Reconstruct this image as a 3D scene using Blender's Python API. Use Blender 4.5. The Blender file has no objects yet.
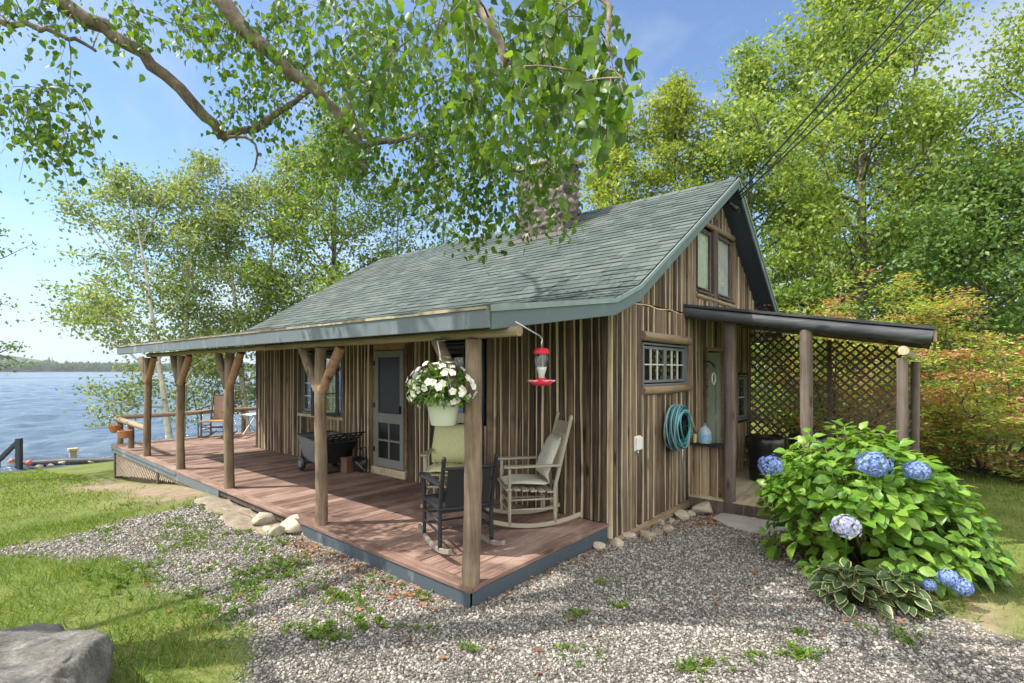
import bpy, bmesh, math, random
import numpy as np
from mathutils import Vector, Matrix, Quaternion
R = math.radians
rng = np.random.default_rng(7)
random.seed(7)
sc = bpy.context.scene
col = sc.collection

# ------------------------------------------------------------------ camera, sky, sun, exposure
CAM = Vector((-4.887, -2.690, 1.65))
cam_d = bpy.data.cameras.new('camera'); cam = bpy.data.objects.new('camera', cam_d); col.objects.link(cam)
cam.location = CAM; cam.rotation_euler = (R(90), 0, -R(50.305))
cam_d.sensor_width = 36; cam_d.lens = 508 / 1024 * 36; cam_d.shift_y = 0.0278
cam_d.clip_start = 0.05; cam_d.clip_end = 9000
sc.camera = cam

SUN_EL, SUN_AZ = R(53), math.atan2(-.74, .67)          # azimuth measured clockwise from +Y
sun_dir = Vector((math.sin(SUN_AZ) * math.cos(SUN_EL), math.cos(SUN_AZ) * math.cos(SUN_EL), math.sin(SUN_EL)))
sun_d = bpy.data.lights.new('sun', 'SUN'); sun = bpy.data.objects.new('sun', sun_d); col.objects.link(sun)
sun_d.energy = 3.5; sun_d.angle = R(0.5); sun_d.color = (1, .94, .85)
sun.location = (-10, 10, 20); sun.rotation_euler = (-sun_dir).to_track_quat('-Z', 'Y').to_euler()

wd = bpy.data.worlds.new('World'); sc.world = wd; wd.use_nodes = True
wn, wl = wd.node_tree.nodes, wd.node_tree.links
bgn = wn['Background']; bgn.inputs['Strength'].default_value = 0.11
sky = wn.new('ShaderNodeTexSky'); sky.sky_type = 'NISHITA'; sky.sun_disc = False
sky.sun_elevation = SUN_EL; sky.sun_rotation = SUN_AZ % (2 * math.pi)
sky.altitude = 300; sky.air_density = 1.0; sky.dust_density = 0.03; sky.ozone_density = 4.0
# a few thin fair-weather clouds in the sky itself
tc = wn.new('ShaderNodeTexCoord')
sep = wn.new('ShaderNodeSeparateXYZ'); wl.new(tc.outputs['Generated'], sep.inputs[0])
zz = wn.new('ShaderNodeMath'); zz.operation = 'ADD'; zz.inputs[1].default_value = 0.12; wl.new(sep.outputs['Z'], zz.inputs[0])
dx = wn.new('ShaderNodeMath'); dx.operation = 'DIVIDE'; wl.new(sep.outputs['X'], dx.inputs[0]); wl.new(zz.outputs[0], dx.inputs[1])
dy = wn.new('ShaderNodeMath'); dy.operation = 'DIVIDE'; wl.new(sep.outputs['Y'], dy.inputs[0]); wl.new(zz.outputs[0], dy.inputs[1])
cmb = wn.new('ShaderNodeCombineXYZ'); wl.new(dx.outputs[0], cmb.inputs[0]); wl.new(dy.outputs[0], cmb.inputs[1])
cn = wn.new('ShaderNodeTexNoise'); cn.inputs['Scale'].default_value = 0.9; cn.inputs['Detail'].default_value = 7; cn.inputs['Roughness'].default_value = .58
cn.inputs['Distortion'].default_value = .6
wl.new(cmb.outputs[0], cn.inputs['Vector'])
cr = wn.new('ShaderNodeValToRGB'); cr.color_ramp.elements[0].position = .47; cr.color_ramp.elements[1].position = .78
cr.color_ramp.elements[1].color = (.85, .85, .85, 1)
wl.new(cn.outputs['Fac'], cr.inputs[0])
mixc = wn.new('ShaderNodeMix'); mixc.data_type = 'RGBA'
hzf = wn.new('ShaderNodeMapRange'); hzf.interpolation_type = 'SMOOTHSTEP'; hzf.inputs['From Min'].default_value = -.02; hzf.inputs['From Max'].default_value = .22; hzf.inputs['To Min'].default_value = .9; hzf.inputs['To Max'].default_value = 0; wl.new(sep.outputs['Z'], hzf.inputs['Value'])
hzm = wn.new('ShaderNodeMix'); hzm.data_type = 'RGBA'; wl.new(hzf.outputs[0], hzm.inputs['Factor']); wl.new(sky.outputs[0], hzm.inputs['A']); hzm.inputs['B'].default_value = (2.4, 3.0, 3.85, 1)
wl.new(cr.outputs[0], mixc.inputs['Factor']); wl.new(hzm.outputs['Result'], mixc.inputs['A']); mixc.inputs['B'].default_value = (3.6, 3.8, 4.1, 1)
# unseen bright cloud bank added behind the camera to lift the fill light
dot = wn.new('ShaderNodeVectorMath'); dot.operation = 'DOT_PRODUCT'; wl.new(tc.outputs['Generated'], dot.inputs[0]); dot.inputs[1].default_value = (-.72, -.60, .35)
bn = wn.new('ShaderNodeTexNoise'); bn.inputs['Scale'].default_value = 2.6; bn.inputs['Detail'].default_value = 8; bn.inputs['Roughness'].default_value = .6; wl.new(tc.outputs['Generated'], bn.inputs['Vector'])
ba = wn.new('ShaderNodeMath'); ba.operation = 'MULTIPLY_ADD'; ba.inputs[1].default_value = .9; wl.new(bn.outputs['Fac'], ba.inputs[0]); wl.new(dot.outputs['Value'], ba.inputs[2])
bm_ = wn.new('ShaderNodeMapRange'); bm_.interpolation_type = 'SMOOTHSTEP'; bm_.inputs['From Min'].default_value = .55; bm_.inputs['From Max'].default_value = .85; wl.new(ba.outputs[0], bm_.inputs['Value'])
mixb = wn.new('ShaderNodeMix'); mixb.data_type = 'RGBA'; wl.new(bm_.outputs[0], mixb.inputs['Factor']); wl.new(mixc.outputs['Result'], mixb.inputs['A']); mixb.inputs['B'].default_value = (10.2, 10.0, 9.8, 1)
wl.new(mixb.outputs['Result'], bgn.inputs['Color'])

sc.view_settings.view_transform = 'Standard'; sc.view_settings.look = 'None'
sc.view_settings.exposure = 1.15; sc.view_settings.gamma = 1; sc.view_settings.use_curve_mapping = False
sc.render.engine = 'CYCLES'
sc.cycles.max_bounces = 8; sc.cycles.diffuse_bounces = 4; sc.cycles.transparent_max_bounces = 12
sc.cycles.use_denoising = True

# ------------------------------------------------------------------ camera-side survey helpers (photo pixel -> place in the world)
_th = math.atan(612 / 508.)
_vx = np.array((math.cos(_th), math.sin(_th)))      # world X axis in (right, depth)
_ux = np.array((-math.sin(_th), math.cos(_th)))     # world Y axis
def at(px, d, py=370):
    r = (px - 512) / 508 * d
    return np.array((CAM.x + r * _vx[0] + d * _vx[1], CAM.y + r * _ux[0] + d * _ux[1], 1.65 + (370 - py) / 508 * d))
def onz(px, py, z):
    return at(px, 508 * (1.65 - z) / (py - 370), py)

# ------------------------------------------------------------------ object helpers
def tag(o, label=None, cat=None, group=None, kind=None):
    if label: o['label'] = label
    if cat: o['category'] = cat
    if group: o['group'] = group
    if kind: o['kind'] = kind
    return o
def empty(name, loc=(0, 0, 0), rz=0, label=None, cat=None, group=None):
    o = bpy.data.objects.new(name, None); col.objects.link(o)
    o.location = loc; o.rotation_euler = (0, 0, rz); o.empty_display_size = .1
    return tag(o, label, cat, group)
def copy_tree(o, parent=None):
    c = o.copy(); col.objects.link(c); c.parent = parent
    for ch in o.children: copy_tree(ch, c)
    return c
def kids(o): return list(o.children)

class MB:
    """collects shapes; build() links them as one mesh object"""
    def __init__(s): s.v = []; s.f = []; s.m = []
    def add(s, vs, fs, m=0):
        b = len(s.v); s.v += [tuple(map(float, p)) for p in vs]
        s.f += [tuple(b + i for i in f) for f in fs]; s.m += [m] * len(fs)
    def box(s, c, d, rot=None, m=0):
        x, y, z = (q / 2 for q in d)
        vs = [Vector(p) for p in ((-x,-y,-z),(x,-y,-z),(x,y,-z),(-x,y,-z),(-x,-y,z),(x,-y,z),(x,y,z),(-x,y,z))]
        if rot is not None: vs = [rot @ p for p in vs]
        c = Vector(c)
        s.add([p + c for p in vs], [(0,3,2,1),(4,5,6,7),(0,1,5,4),(1,2,6,5),(2,3,7,6),(3,0,4,7)], m)
    def box2(s, a, b, m=0):
        s.box([(p + q) / 2 for p, q in zip(a, b)], [abs(q - p) for p, q in zip(a, b)], None, m)
    def bar(s, p, q, w, h, up=(0, 0, 1), m=0):
        p, q = Vector(p), Vector(q); x = (q - p); L = x.length; x = x.normalized()
        u = Vector(up); y = u.cross(x)
        if y.length < 1e-5: y = Vector((0, 1, 0)).cross(x)
        y.normalize(); z = x.cross(y)
        s.box((p + q) / 2, (L, w, h), Matrix((x, y, z)).transposed(), m)
    def tube(s, pts, rad, n=8, m=0, cap=True, jit=0):
        pts = [Vector(p) for p in pts]
        if not hasattr(rad, '__len__'): rad = [rad] * len(pts)
        vs = []; up = None
        for i, p in enumerate(pts):
            t = (pts[min(i + 1, len(pts) - 1)] - pts[max(i - 1, 0)]).normalized()
            if up is None:
                up = Vector((0, 0, 1)) if abs(t.z) < .9 else Vector((1, 0, 0))
            a = up.cross(t)
            if a.length < 1e-6: a = Vector((0, 1, 0)).cross(t)
            a.normalize(); b = t.cross(a); up = b
            for k in range(n):
                an = 2 * math.pi * k / n; rr = rad[i] * (1 + (random.uniform(-jit, jit) if jit else 0))
                vs.append(p + a * math.cos(an) * rr + b * math.sin(an) * rr)
        fs = []
        for i in range(len(pts) - 1):
            for k in range(n):
                k2 = (k + 1) % n
                fs.append((i * n + k, i * n + k2, (i + 1) * n + k2, (i + 1) * n + k))
        if cap:
            fs.append(tuple(range(n))[::-1]); fs.append(tuple((len(pts) - 1) * n + k for k in range(n)))
        s.add(vs, fs, m)
    def lathe(s, prof, n=20, c=(0, 0, 0), m=0, cap=True, sx=1, sy=1):
        vs = []; fs = []
        for r, z in prof:
            for k in range(n):
                a = 2 * math.pi * k / n; vs.append((c[0] + r * math.cos(a) * sx, c[1] + r * math.sin(a) * sy, c[2] + z))
        for i in range(len(prof) - 1):
            for k in range(n):
                k2 = (k + 1) % n; fs.append((i * n + k, i * n + k2, (i + 1) * n + k2, (i + 1) * n + k))
        if cap: fs.append(tuple(range(n))[::-1]); fs.append(tuple((len(prof) - 1) * n + k for k in range(n)))
        s.add(vs, fs, m)
    def prism(s, poly, axis, a, b, m=0):
        """poly of 2-d points extruded along axis (0,1,2) from a to b"""
        n = len(poly); o = [i for i in range(3) if i != axis]; vs = []
        for w in (a, b):
            for p in poly:
                q = [0, 0, 0]; q[axis] = w; q[o[0]] = p[0]; q[o[1]] = p[1]; vs.append(q)
        fs = [tuple(range(n))[::-1], tuple(range(n, 2 * n))] + [(i, (i + 1) % n, n + (i + 1) % n, n + i) for i in range(n)]
        s.add(vs, fs, m)
    def build(s, name, mats, parent=None, smooth=False, bevel=0, loc=None, keep_normals=False, smooth_angle=None):
        me = bpy.data.meshes.new(name); me.from_pydata(s.v, [], s.f); 
        if not isinstance(mats, (list, tuple)): mats = [mats]
        for m in mats: me.materials.append(m)
        if len(mats) > 1: me.polygons.foreach_set('material_index', s.m)
        bm = bmesh.new(); bm.from_mesh(me)
        if not keep_normals: bmesh.ops.recalc_face_normals(bm, faces=bm.faces)
        bm.to_mesh(me); bm.free()
        if smooth: me.polygons.foreach_set('use_smooth', [True] * len(me.polygons))
        if smooth_angle: me.set_sharp_from_angle(angle=R(smooth_angle))
        o = bpy.data.objects.new(name, me); col.objects.link(o)
        if parent: o.parent = parent
        if loc is not None: o.location = loc
        if bevel:
            b = o.modifiers.new('bevel', 'BEVEL'); b.width = bevel; b.segments = 2; b.limit_method = 'ANGLE'; b.angle_limit = R(40)
        return o

def np_mesh(name, V, Fs, mats, parent=None, smooth=False, mi=None):
    """V (n,3), Fs (m,k) all faces with k corners"""
    me = bpy.data.meshes.new(name); V = np.asarray(V, np.float32); Fs = np.asarray(Fs, np.int32)
    me.vertices.add(len(V)); me.vertices.foreach_set('co', V.ravel())
    k = Fs.shape[1]; me.loops.add(Fs.size); me.loops.foreach_set('vertex_index', Fs.ravel())
    me.polygons.add(len(Fs)); me.polygons.foreach_set('loop_start', np.arange(0, Fs.size, k, dtype=np.int32))
    try: me.polygons.foreach_set('loop_total', np.full(len(Fs), k, np.int32))
    except Exception: pass
    if not isinstance(mats, (list, tuple)): mats = [mats]
    for m in mats: me.materials.append(m)
    if mi is not None: me.polygons.foreach_set('material_index', np.asarray(mi, np.int32))
    if smooth: me.polygons.foreach_set('use_smooth', np.ones(len(Fs), bool))
    me.update(calc_edges=True); me.validate()
    o = bpy.data.objects.new(name, me); col.objects.link(o)
    if parent: o.parent = parent
    return o

def unit(a): return a / np.maximum(np.linalg.norm(a, axis=-1, keepdims=True), 1e-9)
# leaf outlines: (along, across, lift) for a unit leaf, faces as triangles
def ovate(rows):
    vs = [(0, 0, 0)]; fs = []
    for t, w, l in rows: vs += [(t, -w, l + .25 * w), (t, 0, l), (t, w, l + .25 * w)]
    n = len(rows); tip = 1 + 3 * n; vs.append((1, 0, rows[-1][2] - .05))
    fs += [(0, 2, 1), (0, 3, 2)]
    for i in range(n - 1):
        a = 1 + 3 * i; b = a + 3
        fs += [(a, a + 1, b), (a + 1, b + 1, b), (a + 1, a + 2, b + 1), (a + 2, b + 2, b + 1)]
    a = 1 + 3 * (n - 1); fs += [(a, a + 1, tip), (a + 1, a + 2, tip)]
    return np.array(vs), np.array(fs)
LEAF_FAR = (np.array([(0, 0, 0), (.45, -.36, .08), (1, 0, 0), (.45, .36, .08)]), np.array([(0, 2, 1), (0, 3, 2)]))
LEAF_BIRCH = ovate([(.13, .25, .0), (.32, .36, .015), (.58, .27, .0), (.82, .11, -.03)])
LEAF_BIG = ovate([(.18, .24, .03), (.45, .33, .05), (.75, .20, 0.0)])
def leaf_arrays(P, A, N, L, W, shape):
    sv, sf = shape; A = unit(A); S = unit(np.cross(N, A)); N = np.cross(A, S)
    L = np.broadcast_to(np.asarray(L, float), (len(P),)); W = np.broadcast_to(np.asarray(W, float), (len(P),))
    V = (P[:, None, :] + A[:, None, :] * (sv[None, :, 0:1] * L[:, None, None]) + S[:, None, :] * (sv[None, :, 1:2] * W[:, None, None])
         + N[:, None, :] * (sv[None, :, 2:3] * L[:, None, None]))
    k = len(sv); Fs = sf[None] + (np.arange(len(P)) * k)[:, None, None]
    return V.reshape(-1, 3), Fs.reshape(-1, 3)
def merge(parts):
    V = []; Fs = []; b = 0
    for v, f in parts: V.append(v); Fs.append(f + b); b += len(v)
    return np.concatenate(V), np.concatenate(Fs)

# ------------------------------------------------------------------ materials
def new_mat(name):
    m = bpy.data.materials.new(name); m.use_nodes = True
    return m, m.node_tree.nodes, m.node_tree.links, m.node_tree.nodes['Principled BSDF']
def ramp(n, stops):
    r = n.new('ShaderNodeValToRGB'); e = r.color_ramp.elements
    e[0].position, e[0].color = stops[0][0], (*stops[0][1], 1); e[1].position, e[1].color = stops[-1][0], (*stops[-1][1], 1)
    for p, c in stops[1:-1]: q = e.new(p); q.color = (*c, 1)
    return r
def noise(n, l, vec, scale, detail=4, rough=.55, dist=0):
    t = n.new('ShaderNodeTexNoise'); t.inputs['Scale'].default_value = scale; t.inputs['Detail'].default_value = detail
    t.inputs['Roughness'].default_value = rough; t.inputs['Distortion'].default_value = dist
    if vec is not None: l.new(vec, t.inputs['Vector'])
    return t
def mapping(n, l, scale=(1, 1, 1), src='Object'):
    c = n.new('ShaderNodeTexCoord'); m = n.new('ShaderNodeMapping'); m.inputs['Scale'].default_value = scale
    l.new(c.outputs[src], m.inputs[0]); return m.outputs[0]
def mixl(n, l, fac, a, b, mode='MIX'):
    m = n.new('ShaderNodeMix'); m.data_type = 'RGBA'; m.blend_type = mode
    for idx, v in ((0, fac), (6, a), (7, b)):
        if isinstance(v, bpy.types.NodeSocket): l.new(v, m.inputs[idx])
        elif idx == 0: m.inputs[0].default_value = v
        else: m.inputs[idx].default_value = (*v, 1)
    return m.outputs[2]
def bump(n, l, b, h, strength=.4, dist=.01):
    u = n.new('ShaderNodeBump'); u.inputs['Strength'].default_value = strength; u.inputs['Distance'].default_value = dist
    l.new(h, u.inputs['Height']); l.new(u.outputs[0], b.inputs['Normal']); return u
def island(n):
    return n.new('ShaderNodeNewGeometry').outputs['Random Per Island']

def simple(name, colr, rough=.6, metal=0, var=.25, scale=14, bumpy=.15, spec=.5, stretch=(1, 1, 1)):
    m, n, l, b = new_mat(name); v = mapping(n, l, stretch)
    t = noise(n, l, v, scale, 5)
    r = ramp(n, [(.25, tuple(c * (1 - var) for c in colr)), (.75, tuple(min(1, c * (1 + var)) for c in colr))])
    l.new(t.outputs['Fac'], r.inputs[0]); l.new(r.outputs[0], b.inputs['Base Color'])
    b.inputs['Roughness'].default_value = rough; b.inputs['Metallic'].default_value = metal
    b.inputs['Specular IOR Level'].default_value = spec
    if bumpy: bump(n, l, b, noise(n, l, v, scale * 3, 4).outputs['Fac'], bumpy, .004)
    return m

def wood(name, dark, mid, light, grain=(30, 30, 1.6), rough=.8, isl=.55, blotch=1.2, bs=.5, stain=None):
    """grain runs along the axis with the smallest scale; every board takes its own tone"""
    m, n, l, b = new_mat(name); v = mapping(n, l, grain)
    c = n.new('ShaderNodeTexCoord')
    g = noise(n, l, v, 1.0, 6, .65, .8)
    big = noise(n, l, c.outputs['Object'], blotch, 4, .6)
    a = n.new('ShaderNodeMath'); a.operation = 'MULTIPLY_ADD'; l.new(island(n), a.inputs[0]); a.inputs[1].default_value = isl; a.inputs[2].default_value = -.5 * isl
    a2 = n.new('ShaderNodeMath'); a2.operation = 'ADD'; l.new(a.outputs[0], a2.inputs[0]); l.new(g.outputs['Fac'], a2.inputs[1])
    a3 = n.new('ShaderNodeMath'); a3.operation = 'MULTIPLY_ADD'; l.new(big.outputs['Fac'], a3.inputs[0]); a3.inputs[1].default_value = .7; a3.inputs[2].default_value = -.35
    a4 = n.new('ShaderNodeMath'); a4.operation = 'ADD'; l.new(a2.outputs[0], a4.inputs[0]); l.new(a3.outputs[0], a4.inputs[1])
    kn = n.new('ShaderNodeTexVoronoi'); kn.inputs['Scale'].default_value = 1.0; kv = mapping(n, l, tuple(max(1.6, min(6, q * .22)) for q in grain)); l.new(kv, kn.inputs['Vector'])
    kr = n.new('ShaderNodeMapRange'); kr.inputs['From Min'].default_value = .05; kr.inputs['From Max'].default_value = .16; kr.inputs['To Min'].default_value = -.42; kr.inputs['To Max'].default_value = 0; l.new(kn.outputs['Distance'], kr.inputs['Value'])
    a5 = n.new('ShaderNodeMath'); a5.operation = 'ADD'; l.new(a4.outputs[0], a5.inputs[0]); l.new(kr.outputs[0], a5.inputs[1])
    r = ramp(n, [(.2, dark), (.5, mid), (.85, light)]); l.new(a5.outputs[0], r.inputs[0])
    out = r.outputs[0]
    if stain:
        sn = noise(n, l, c.outputs['Object'], stain[1], 5, .6, .4); sr = ramp(n, [(stain[2], (0, 0, 0)), (stain[2] + .14, (1, 1, 1))]); l.new(sn.outputs['Fac'], sr.inputs[0])
        out = mixl(n, l, sr.outputs[0], out, stain[0])
    l.new(out, b.inputs['Base Color']); b.inputs['Roughness'].default_value = rough; b.inputs['Specular IOR Level'].default_value = .3
    bump(n, l, b, g.outputs['Fac'], bs, .006)
    return m

def leafmat(name, c1, c2, c3, trans=.45, rough=.45, spec=.35, extra=None, tint=(1.5, 1.35, .55)):
    m, n, l, b = new_mat(name); r = ramp(n, [(0, c1), (.5, c2), (1, c3)]); l.new(island(n), r.inputs[0]); outc = r.outputs[0]
    if extra:
        v = mapping(n, l); t = noise(n, l, v, extra[1], 3); rr = ramp(n, [(extra[2], (0, 0, 0)), (extra[2] + .1, (1, 1, 1))]); l.new(t.outputs['Fac'], rr.inputs[0])
        outc = mixl(n, l, rr.outputs[0], outc, extra[0])
    vv = mapping(n, l); tn = noise(n, l, vv, 38, 3, .6); tr_ = ramp(n, [(.3, (.72, .74, .66)), (.7, (1.22, 1.2, 1.12))]); l.new(tn.outputs['Fac'], tr_.inputs[0]); outc = mixl(n, l, .9, outc, tr_.outputs[0], 'MULTIPLY')
    l.new(outc, b.inputs['Base Color']); b.inputs['Roughness'].default_value = rough; b.inputs['Specular IOR Level'].default_value = spec
    tr = n.new('ShaderNodeBsdfTranslucent'); l.new(outc, tr.inputs['Color'])
    tcol = mixl(n, l, 1.0, outc, tint, 'MULTIPLY'); l.new(tcol, tr.inputs['Color'])
    ms = n.new('ShaderNodeMixShader'); ms.inputs[0].default_value = trans
    l.new(b.outputs[0], ms.inputs[1]); l.new(tr.outputs[0], ms.inputs[2]); l.new(ms.outputs[0], n['Material Output'].inputs['Surface'])
    return m

def glassmat(name, tint=(.9, .95, .95), rough=.02, mirror=.18):
    m, n, l, b = new_mat(name)
    tr = n.new('ShaderNodeBsdfTransparent'); tr.inputs[0].default_value = (*tint, 1)
    gl = n.new('ShaderNodeBsdfGlossy'); gl.inputs['Roughness'].default_value = rough; gl.inputs['Color'].default_value = (1, 1, 1, 1)
    lw0 = n.new('ShaderNodeLayerWeight'); lw0.inputs[0].default_value = .5; lw = n.new('ShaderNodeMath'); lw.operation = 'POWER'; lw.inputs[1].default_value = 4.0; l.new(lw0.outputs['Facing'], lw.inputs[0])
    mm = n.new('ShaderNodeMath'); mm.operation = 'MULTIPLY_ADD'; mm.use_clamp = True; mm.inputs[1].default_value = .7; mm.inputs[2].default_value = mirror; l.new(lw.outputs[0], mm.inputs[0])
    ms = n.new('ShaderNodeMixShader'); l.new(mm.outputs[0], ms.inputs[0]); l.new(tr.outputs[0], ms.inputs[1]); l.new(gl.outputs[0], ms.inputs[2])
    l.new(ms.outputs[0], n['Material Output'].inputs['Surface']); return m

M = {}
M['slab'] = wood('slab_siding', (.017, .012, .009), (.088, .061, .04), (.235, .168, .11), (26, 26, 1.1), .85, .30, .9, .9, ((.02, .017, .015), .75, .6))
M['slab_gable'] = wood('slab_siding_gable', (.02, .015, .011), (.098, .07, .048), (.25, .185, .128), (26, 26, 1.1), .85, .44, .9, .9)
M['slab_pale'] = wood('slab_half_wall', (.09, .06, .04), (.24, .17, .11), (.42, .33, .23), (22, 22, 1.0), .85, .5, 1.2, .5)
M['chink'] = wood('chinking_strip', (.26, .20, .12), (.50, .41, .265), (.68, .585, .41), (20, 20, 1.2), .85, .5, 1.5, .4)
M['log'] = wood('round_log', (.04, .029, .02), (.125, .092, .06), (.27, .205, .14), (20, 20, 1.6), .85, .35, 2.2, 1.0)
M['log_y'] = wood('log_beam', (.09, .07, .04), (.22, .172, .105), (.36, .295, .185), (24, 1.2, 24), .8, .35, 1.0, .5)
M['log_x'] = wood('log_lintel', (.08, .055, .034), (.20, .145, .09), (.36, .27, .175), (1.2, 24, 24), .8, .35, 1.0, .5)
M['brace'] = wood('brace_log', (.06, .036, .022), (.19, .108, .06), (.34, .21, .125), (14, 14, 14), .8, .7, 1.4, .5)
M['deck'] = wood('deck_boards', (.09, .055, .043), (.215, .135, .106), (.38, .27, .22), (2.2, 34, 34), .62, .36, 1.6, .35, ((.34, .25, .21), 1.6, .56))
M['deck_edge'] = wood('deck_edge_board', (.09, .055, .043), (.215, .135, .106), (.38, .27, .22), (34, 2.2, 34), .62, .36, 1.6, .35, ((.28, .2, .165), 1.6, .58))
M['dark_log'] = wood('dark_post', (.03, .023, .02), (.085, .066, .055), (.19, .155, .13), (24, 24, 1.2), .8, .3, 1.4, .5)
M['tar'] = wood('black_log', (.012, .014, .018), (.032, .036, .043), (.09, .095, .105), (24, 1.4, 24), .5, .3, 1.4, .5)
M['pale_wood'] = wood('pale_board', (.22, .17, .10), (.42, .36, .24), (.58, .52, .38), (1.6, 24, 24), .8, .3, 1.4, .4)
M['lattice_dark'] = simple('dark_lattice', (.125, .09, .065), .8, 0, .4, 20)
M['lattice_pale'] = simple('weathered_lattice', (.36, .30, .23), .85, 0, .3, 20)
def painted(name, c, worn, amt=.56):
    m, n, l, b = new_mat(name); v = mapping(n, l, (1, 1, .35)); t = noise(n, l, v, 5, 6, .65)
    r = ramp(n, [(amt, c), (amt + .16, worn)]); l.new(t.outputs['Fac'], r.inputs[0])
    f = noise(n, l, mapping(n, l), 60, 3); o = mixl(n, l, .25, r.outputs[0], f.outputs['Color'], 'SOFT_LIGHT')
    l.new(o, b.inputs['Base Color']); b.inputs['Roughness'].default_value = .6; bump(n, l, b, f.outputs['Fac'], .15, .003); return m
M['fascia'] = painted('fascia_paint', (.105, .13, .142), (.24, .265, .275), .54)
M['fascia_green'] = painted('rake_paint', (.10, .14, .14), (.22, .27, .265), .6)
M['skirt'] = painted('skirt_paint', (.055, .075, .09), (.17, .20, .21), .6)
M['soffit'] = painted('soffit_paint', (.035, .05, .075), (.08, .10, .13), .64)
M['trim_grey'] = painted('window_frame_paint', (.135, .155, .165), (.25, .27, .28), .6)
M['navy'] = painted('navy_frame_paint', (.018, .024, .042), (.06, .07, .09), .66)
M['door_paint'] = painted('screen_door_paint', (.15, .165, .15), (.26, .27, .25), .62)
M['muntin'] = simple('muntin_paint', (.55, .57, .55), .5, 0, .1, 20, 0)
M['side_door'] = simple('side_door_paint', (.16, .19, .145), .55, 0, .15, 6, .1)
M['glass'] = glassmat('window_glass', (.8, .83, .83), .015, .10)
M['clear_glass'] = glassmat('clear_glass', (.93, .96, .96), .01, .06)
M['screen'] = glassmat('screen_mesh', (.22, .22, .22), .35, .03)
M['curtain'] = simple('curtain_cloth', (.58, .57, .50), .9, 0, .1, 3, .1)
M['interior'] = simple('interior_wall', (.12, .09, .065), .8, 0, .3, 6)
M['eave_strip'] = wood('drip_edge', (.12, .09, .055), (.27, .235, .145), (.40, .37, .26), (3, 2, 3), .85, .6, 4, .3)
M['iron'] = simple('dark_iron', (.03, .03, .03), .5, .6, .3, 20)
M['steel'] = simple('galvanised_steel', (.55, .56, .57), .35, .8, .15, 20, .05)
M['white_plastic'] = simple('white_plastic', (.72, .72, .68), .4, 0, .06, 6, 0)
M['black_plastic'] = simple('black_plastic', (.012, .012, .013), .3, 0, .3, 8, .05)
M['grey_plastic'] = simple('grey_plastic', (.13, .14, .15), .45, 0, .12, 8, .08)
M['bark_birch'] = wood('bark_brown', (.06, .048, .038), (.185, .15, .12), (.40, .34, .285), (14, 14, 9), .85, .2, 5, .9)
M['bark_grey'] = wood('bark_grey', (.05, .045, .038), (.13, .115, .10), (.25, .23, .2), (8, 8, 3), .9, .2, 3, .9)
M['bark_white'] = wood('bark_white', (.20, .18, .16), (.52, .50, .46), (.72, .70, .66), (4, 4, 9), .75, .2, 3, .4)
M['flash'] = simple('chimney_flashing', (.62, .62, .60), .5, .2, .12, 8, .1)

def shingle():
    m, n, l, b = new_mat('roof_shingle'); c = n.new('ShaderNodeTexCoord')
    r = ramp(n, [(0, (.058, .076, .073)), (.5, (.078, .099, .094)), (1, (.102, .125, .118))]); l.new(island(n), r.inputs[0])
    g = noise(n, l, c.outputs['Object'], 160, 2, .7); gr = ramp(n, [(.3, (.55, .55, .55)), (.7, (1.35, 1.35, 1.35))]); l.new(g.outputs['Fac'], gr.inputs[0])
    o = mixl(n, l, .8, r.outputs[0], gr.outputs[0], 'MULTIPLY')
    big = noise(n, l, c.outputs['Object'], .8, 5, .6); br = ramp(n, [(.35, (.85, .86, .85)), (.7, (1.25, 1.22, 1.12))]); l.new(big.outputs['Fac'], br.inputs[0])
    o = mixl(n, l, .8, o, br.outputs[0], 'MULTIPLY')
    l.new(o, b.inputs['Base Color']); b.inputs['Roughness'].default_value = .85; b.inputs['Specular IOR Level'].default_value = .3
    bump(n, l, b, g.outputs['Fac'], .5, .004); return m
M['shingle'] = shingle()

def stone(name, cs, scale=6, rough=.85, bs=.6, isl=.5, fine=60):
    m, n, l, b = new_mat(name); c = n.new('ShaderNodeTexCoord'); t = noise(n, l, c.outputs['Object'], scale, 8, .65, .3)
    a = n.new('ShaderNodeMath'); a.operation = 'MULTIPLY_ADD'; l.new(island(n), a.inputs[0]); a.inputs[1].default_value = isl; a.inputs[2].default_value = -.5 * isl
    a2 = n.new('ShaderNodeMath'); a2.operation = 'ADD'; l.new(a.outputs[0], a2.inputs[0]); l.new(t.outputs['Fac'], a2.inputs[1])
    r = ramp(n, list(zip(np.linspace(.2, .8, len(cs)), cs))); l.new(a2.outputs[0], r.inputs[0])
    f = noise(n, l, c.outputs['Object'], fine, 4, .7); fr = ramp(n, [(.3, (.5, .5, .5)), (.7, (1.4, 1.4, 1.4))]); l.new(f.outputs['Fac'], fr.inputs[0])
    o = mixl(n, l, .8, r.outputs[0], fr.outputs[0], 'MULTIPLY'); l.new(o, b.inputs['Base Color'])
    b.inputs['Roughness'].default_value = rough; b.inputs['Specular IOR Level'].default_value = .3
    h = n.new('ShaderNodeMath'); h.operation = 'MULTIPLY_ADD'; l.new(f.outputs['Fac'], h.inputs[0]); h.inputs[1].default_value = .35; l.new(t.outputs['Fac'], h.inputs[2])
    bump(n, l, b, h.outputs[0], bs, .02); return m
M['boulder'] = stone('granite_boulder', [(.055, .052, .047), (.165, .155, .138), (.35, .33, .295)], 5, .85, .9, 0, 55)
M['fieldstone'] = stone('fieldstone', [(.19, .165, .125), (.37, .325, .25), (.52, .46, .365)], 6, .85, .5, .35, 60)
M['flatstone'] = stone('flat_stone', [(.24, .23, .21), (.34, .33, .30), (.42, .41, .38)], 4, .85, .3, .2, 80)
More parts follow.
